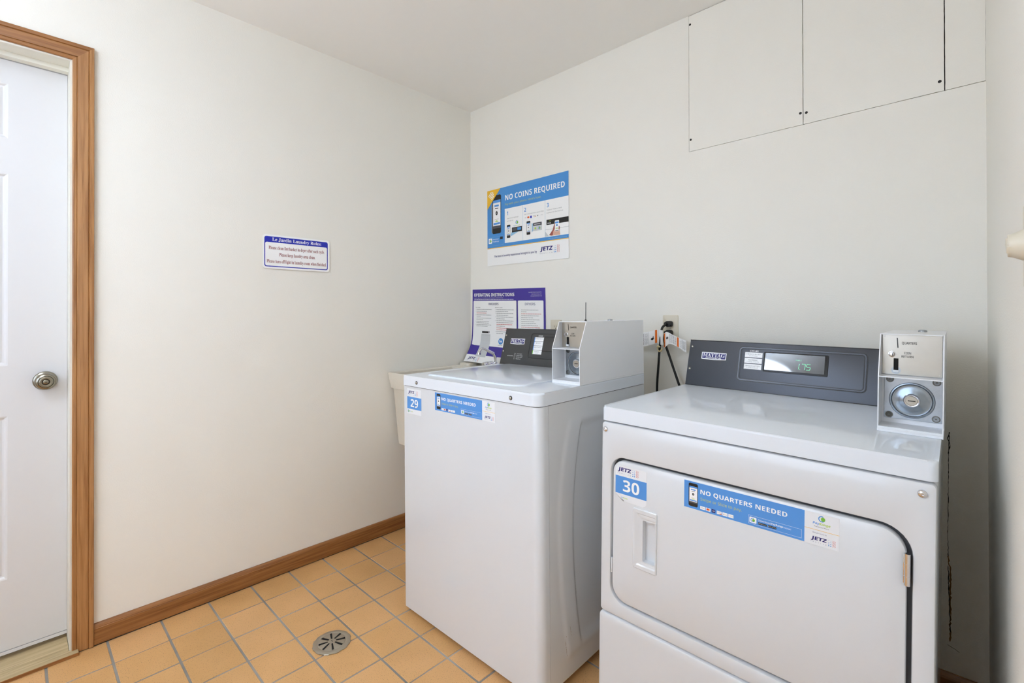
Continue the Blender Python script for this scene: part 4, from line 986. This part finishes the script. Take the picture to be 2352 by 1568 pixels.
c2, o2 = cord(dr, Md, 'black cord in the lower socket with a wavy warning tag', 1.0915,
    [(1.3175, -.028, 1.0915), (1.314, -.045, 1.088), (1.3150, -.058, 1.065), (1.322, -.060, 1.040), (1.337, -.060, 1.000), (1.3533, -.060, .954), (1.3816, -.060, .876), (1.41, -.060, .80), (1.45, -.05, .55), (1.52, -.05, .25), (1.60, -.105, .14)])
def li(x, T):
    for a, b_ in zip(T, T[1:]):
        if x <= b_[0]: return a[1]+(b_[1]-a[1])*(x-a[0])/(b_[0]-a[0])
    return T[-1][1]
def smooth_li(x, T, d=.006): return (li(max(x-d, T[0][0]), T)+li(x, T)+li(min(x+d, T[-1][0]), T))/3
def vdash(g, xs_, v0, v1, m):
    R = random.Random(11)
    for x in xs_:
        v = v0+R.uniform(0, .05)
        while v < v1:
            e = min(v+R.uniform(.03, .14), v1); g.rect(x, v, x+.0011, e, m, 1); v = e+.025
# tag 2: wavy strip, u 0..0.118, v 0..1
g = Print(.0002); U = .118
g.rect(0, 0, U, 1, M_WHITE, 0)
g.rect(.001, .03, .013, .97, M_ORANGE, 1); g.rect(.068, .03, .076, .97, M_ORANGE, 1); g.disc(.0070, .18, .0018, M_PBLACK, 2, ry=.03, n=8); g.disc(.0070, .32, .0018, M_PBLACK, 2, ry=.03, n=8)
g.disc(.026, .55, .006, M_DGREY, 2, ry=.10, n=12)
vdash(g, [.036+i*.0038 for i in range(8)], .10, .92, M_DGREY)
vdash(g, [.079+i*.0036 for i in range(4)], .12, .85, M_GREY)
vdash(g, [.096+i*.0038 for i in range(5)], .15, .85, M_DGREY)
g.frame(.0925, .05, .1155, .95, .0006, M_GREY, 1)
XT = [(0, 1.3175), (.025, 1.337), (.06, 1.366), (.118, 1.4195)]; ZTp = [(0, 1.0885), (.015, 1.0965), (.028, 1.0985), (.045, 1.0900), (.062, 1.0800), (.090, 1.0680), (.118, 1.0640)]; ZB = [(0, 1.0290), (.012, 1.0300), (.024, 1.0400), (.035, 1.0480), (.050, 1.0460), (.075, 1.0330), (.100, 1.0170), (.118, 1.0150)]
def w2(c): return Vector((smooth_li(c.x, XT), -.068-.010*math.sin(c.x*55)+c.z*-1, smooth_li(c.x, ZB)+(smooth_li(c.x, ZTp)-smooth_li(c.x, ZB))*c.y))-o2
tg = g.build('warning_tag', c2, None, warp=w2, cuts=[((U*i/24, 0, 0), (1, 0, 0)) for i in range(1, 24)]); tg['label'] = 'wavy white tag with orange stripes'
m_ = tg.modifiers.new('thick', 'SOLIDIFY'); m_.thickness = .00025; m_.offset = 1
g = Print(.0002); U1 = .125
g.rect(0, 0, U1, 1, M_WHITE, 0); g.rect(.0900, .02, .1000, .98, M_ORANGE, 1); g.disc(.078, .40, .007, M_PBLACK, 2, ry=.09, n=12); g.rect(.080, .44, .083, .58, M_PBLACK, 2)
vdash(g, [.012+i*.0045 for i in range(11)], .10, .90, M_DGREY)
g.rect(.062, .02, .0632, .98, M_LGREY, 1); g.rect(.108, .25, .1090, .65, M_LGREY, 1); g.frame(.0, .0, U1*.85, 1, .0007, M_LGREY, 1)
Z1T = [(0, 1.086), (.06, 1.095), (.095, 1.1055), (.125, 1.1035)]; Z1B = [(0, 1.020), (.06, 1.0350), (.100, 1.0480), (.108, 1.0420), (.125, 1.0400)]
X1 = [(0, 1.176), (.100, 1.282), (.125, 1.3145)]
def w1(c): return Vector((li(c.x, X1), -.066+.012*math.sin(c.x*22)-c.z-(.0 if c.x < .1 else (c.x-.1)*.35), li(c.x, Z1B)+(li(c.x, Z1T)-li(c.x, Z1B))*c.y))-o1
tg = g.build('warning_tag', c1, None, warp=w1, cuts=[((U1*i/20, 0, 0), (1, 0, 0)) for i in range(1, 20)]); tg['label'] = 'white tag with an orange stripe and small print'
m_ = tg.modifiers.new('thick', 'SOLIDIFY'); m_.thickness = .00025; m_.offset = 1
b = bmesh.new(); tube(b, [Vector(p)-o1 for p in ((1.300, -.066, 1.031), (1.292, -.070, 1.036), (1.287, -.066, 1.030), (1.289, -.062, 1.020), (1.296, -.066, 1.012), (1.3045, -.068, 1.017), (1.306, -.062, 1.024), (1.299, -.055, 1.013), (1.291, -.055, 1.024))], .0030, n=8)
finish(b, 'cable_tie', M_TIE, c1)

# ================================================================== floor drain
fd = empty('floor_drain', Matrix.Translation((.6045, -1.1945, 0)) @ Matrix.Rotation(math.radians(12), 4, 'Z'), 'round slotted steel floor drain set in the tan tiles', 'drain')
b = bmesh.new(); lathe(b, [(.0635, .0004), (.0635, .0030), (.0610, .0038), (.0500, .0045), (.0470, .0036), (.0440, .0046), (.0200, .0060), (0, .0063)], None, 0, 48)
for i in range(12):
    a = 2*math.pi*i/12+.1; m2 = Matrix.Rotation(a, 4, 'Z') @ Matrix.Translation((.0635, 0, 0)); bx(b, (-.004, -.0085, .0006), (.0016, .0085, .0030), 0, .0005, 1, mx=m2)
finish(b, 'drain_cover', M_STEEL, fd)
b = bmesh.new()
for i in range(8):
    m2 = Matrix.Rotation(math.pi/4*i+.2, 4, 'Z'); s = bmesh.new()
    v = [s.verts.new(p) for p in ((.0140, -.0026, .0068), (.0140, .0026, .0068), (.0445, .0036, .0056), (.0445, -.0036, .0056))]
    w_ = [s.verts.new((q.co.x, q.co.y, q.co.z-.003)) for q in v]; s.faces.new(v); s.faces.new(w_[::-1])
    for k in range(4): s.faces.new((v[k], w_[k], w_[(k+1) % 4], v[(k+1) % 4]))
    join(b, s, m2)
bx(b, (-.004, -.0009, .0055), (.004, .0009, .0067)); finish(b, 'drain_slots', M_DARK, fd, smooth=False)

# ================================================================== rotary switch on the right wall
ys, zs_ = -1.030, 1.2700
xs = 2.2966-sl*ys
ms = axes((xs-.0003, ys, zs_), (0, -1, 0), (0, 0, 1), (-1, 0, -0)) @ Matrix.Identity(4)
sw = empty('light_switch', ms, 'beige wall plate with a projecting rotary knob on the right wall', 'switch')
b = bmesh.new(); prism(b, rrect(-.035, -.057, .035, .057, .004, 4), 0, .005, 0, .002, 3); finish(b, 'cover_plate', M_ALMOND, sw)
b = bmesh.new(); lathe(b, [(.0220, .004), (.0212, .0075), (.0185, .0125), (.0162, .0175), (.0155, .0210), (.0145, .0218), (0, .0220)], None, 0, 32)
bx(b, (-.0055, -.0155, .013), (.0055, .0155, .0234), 0, .0015); finish(b, 'knob', M_ALMOND, sw, Matrix.Rotation(math.radians(62), 4, 'Z'))
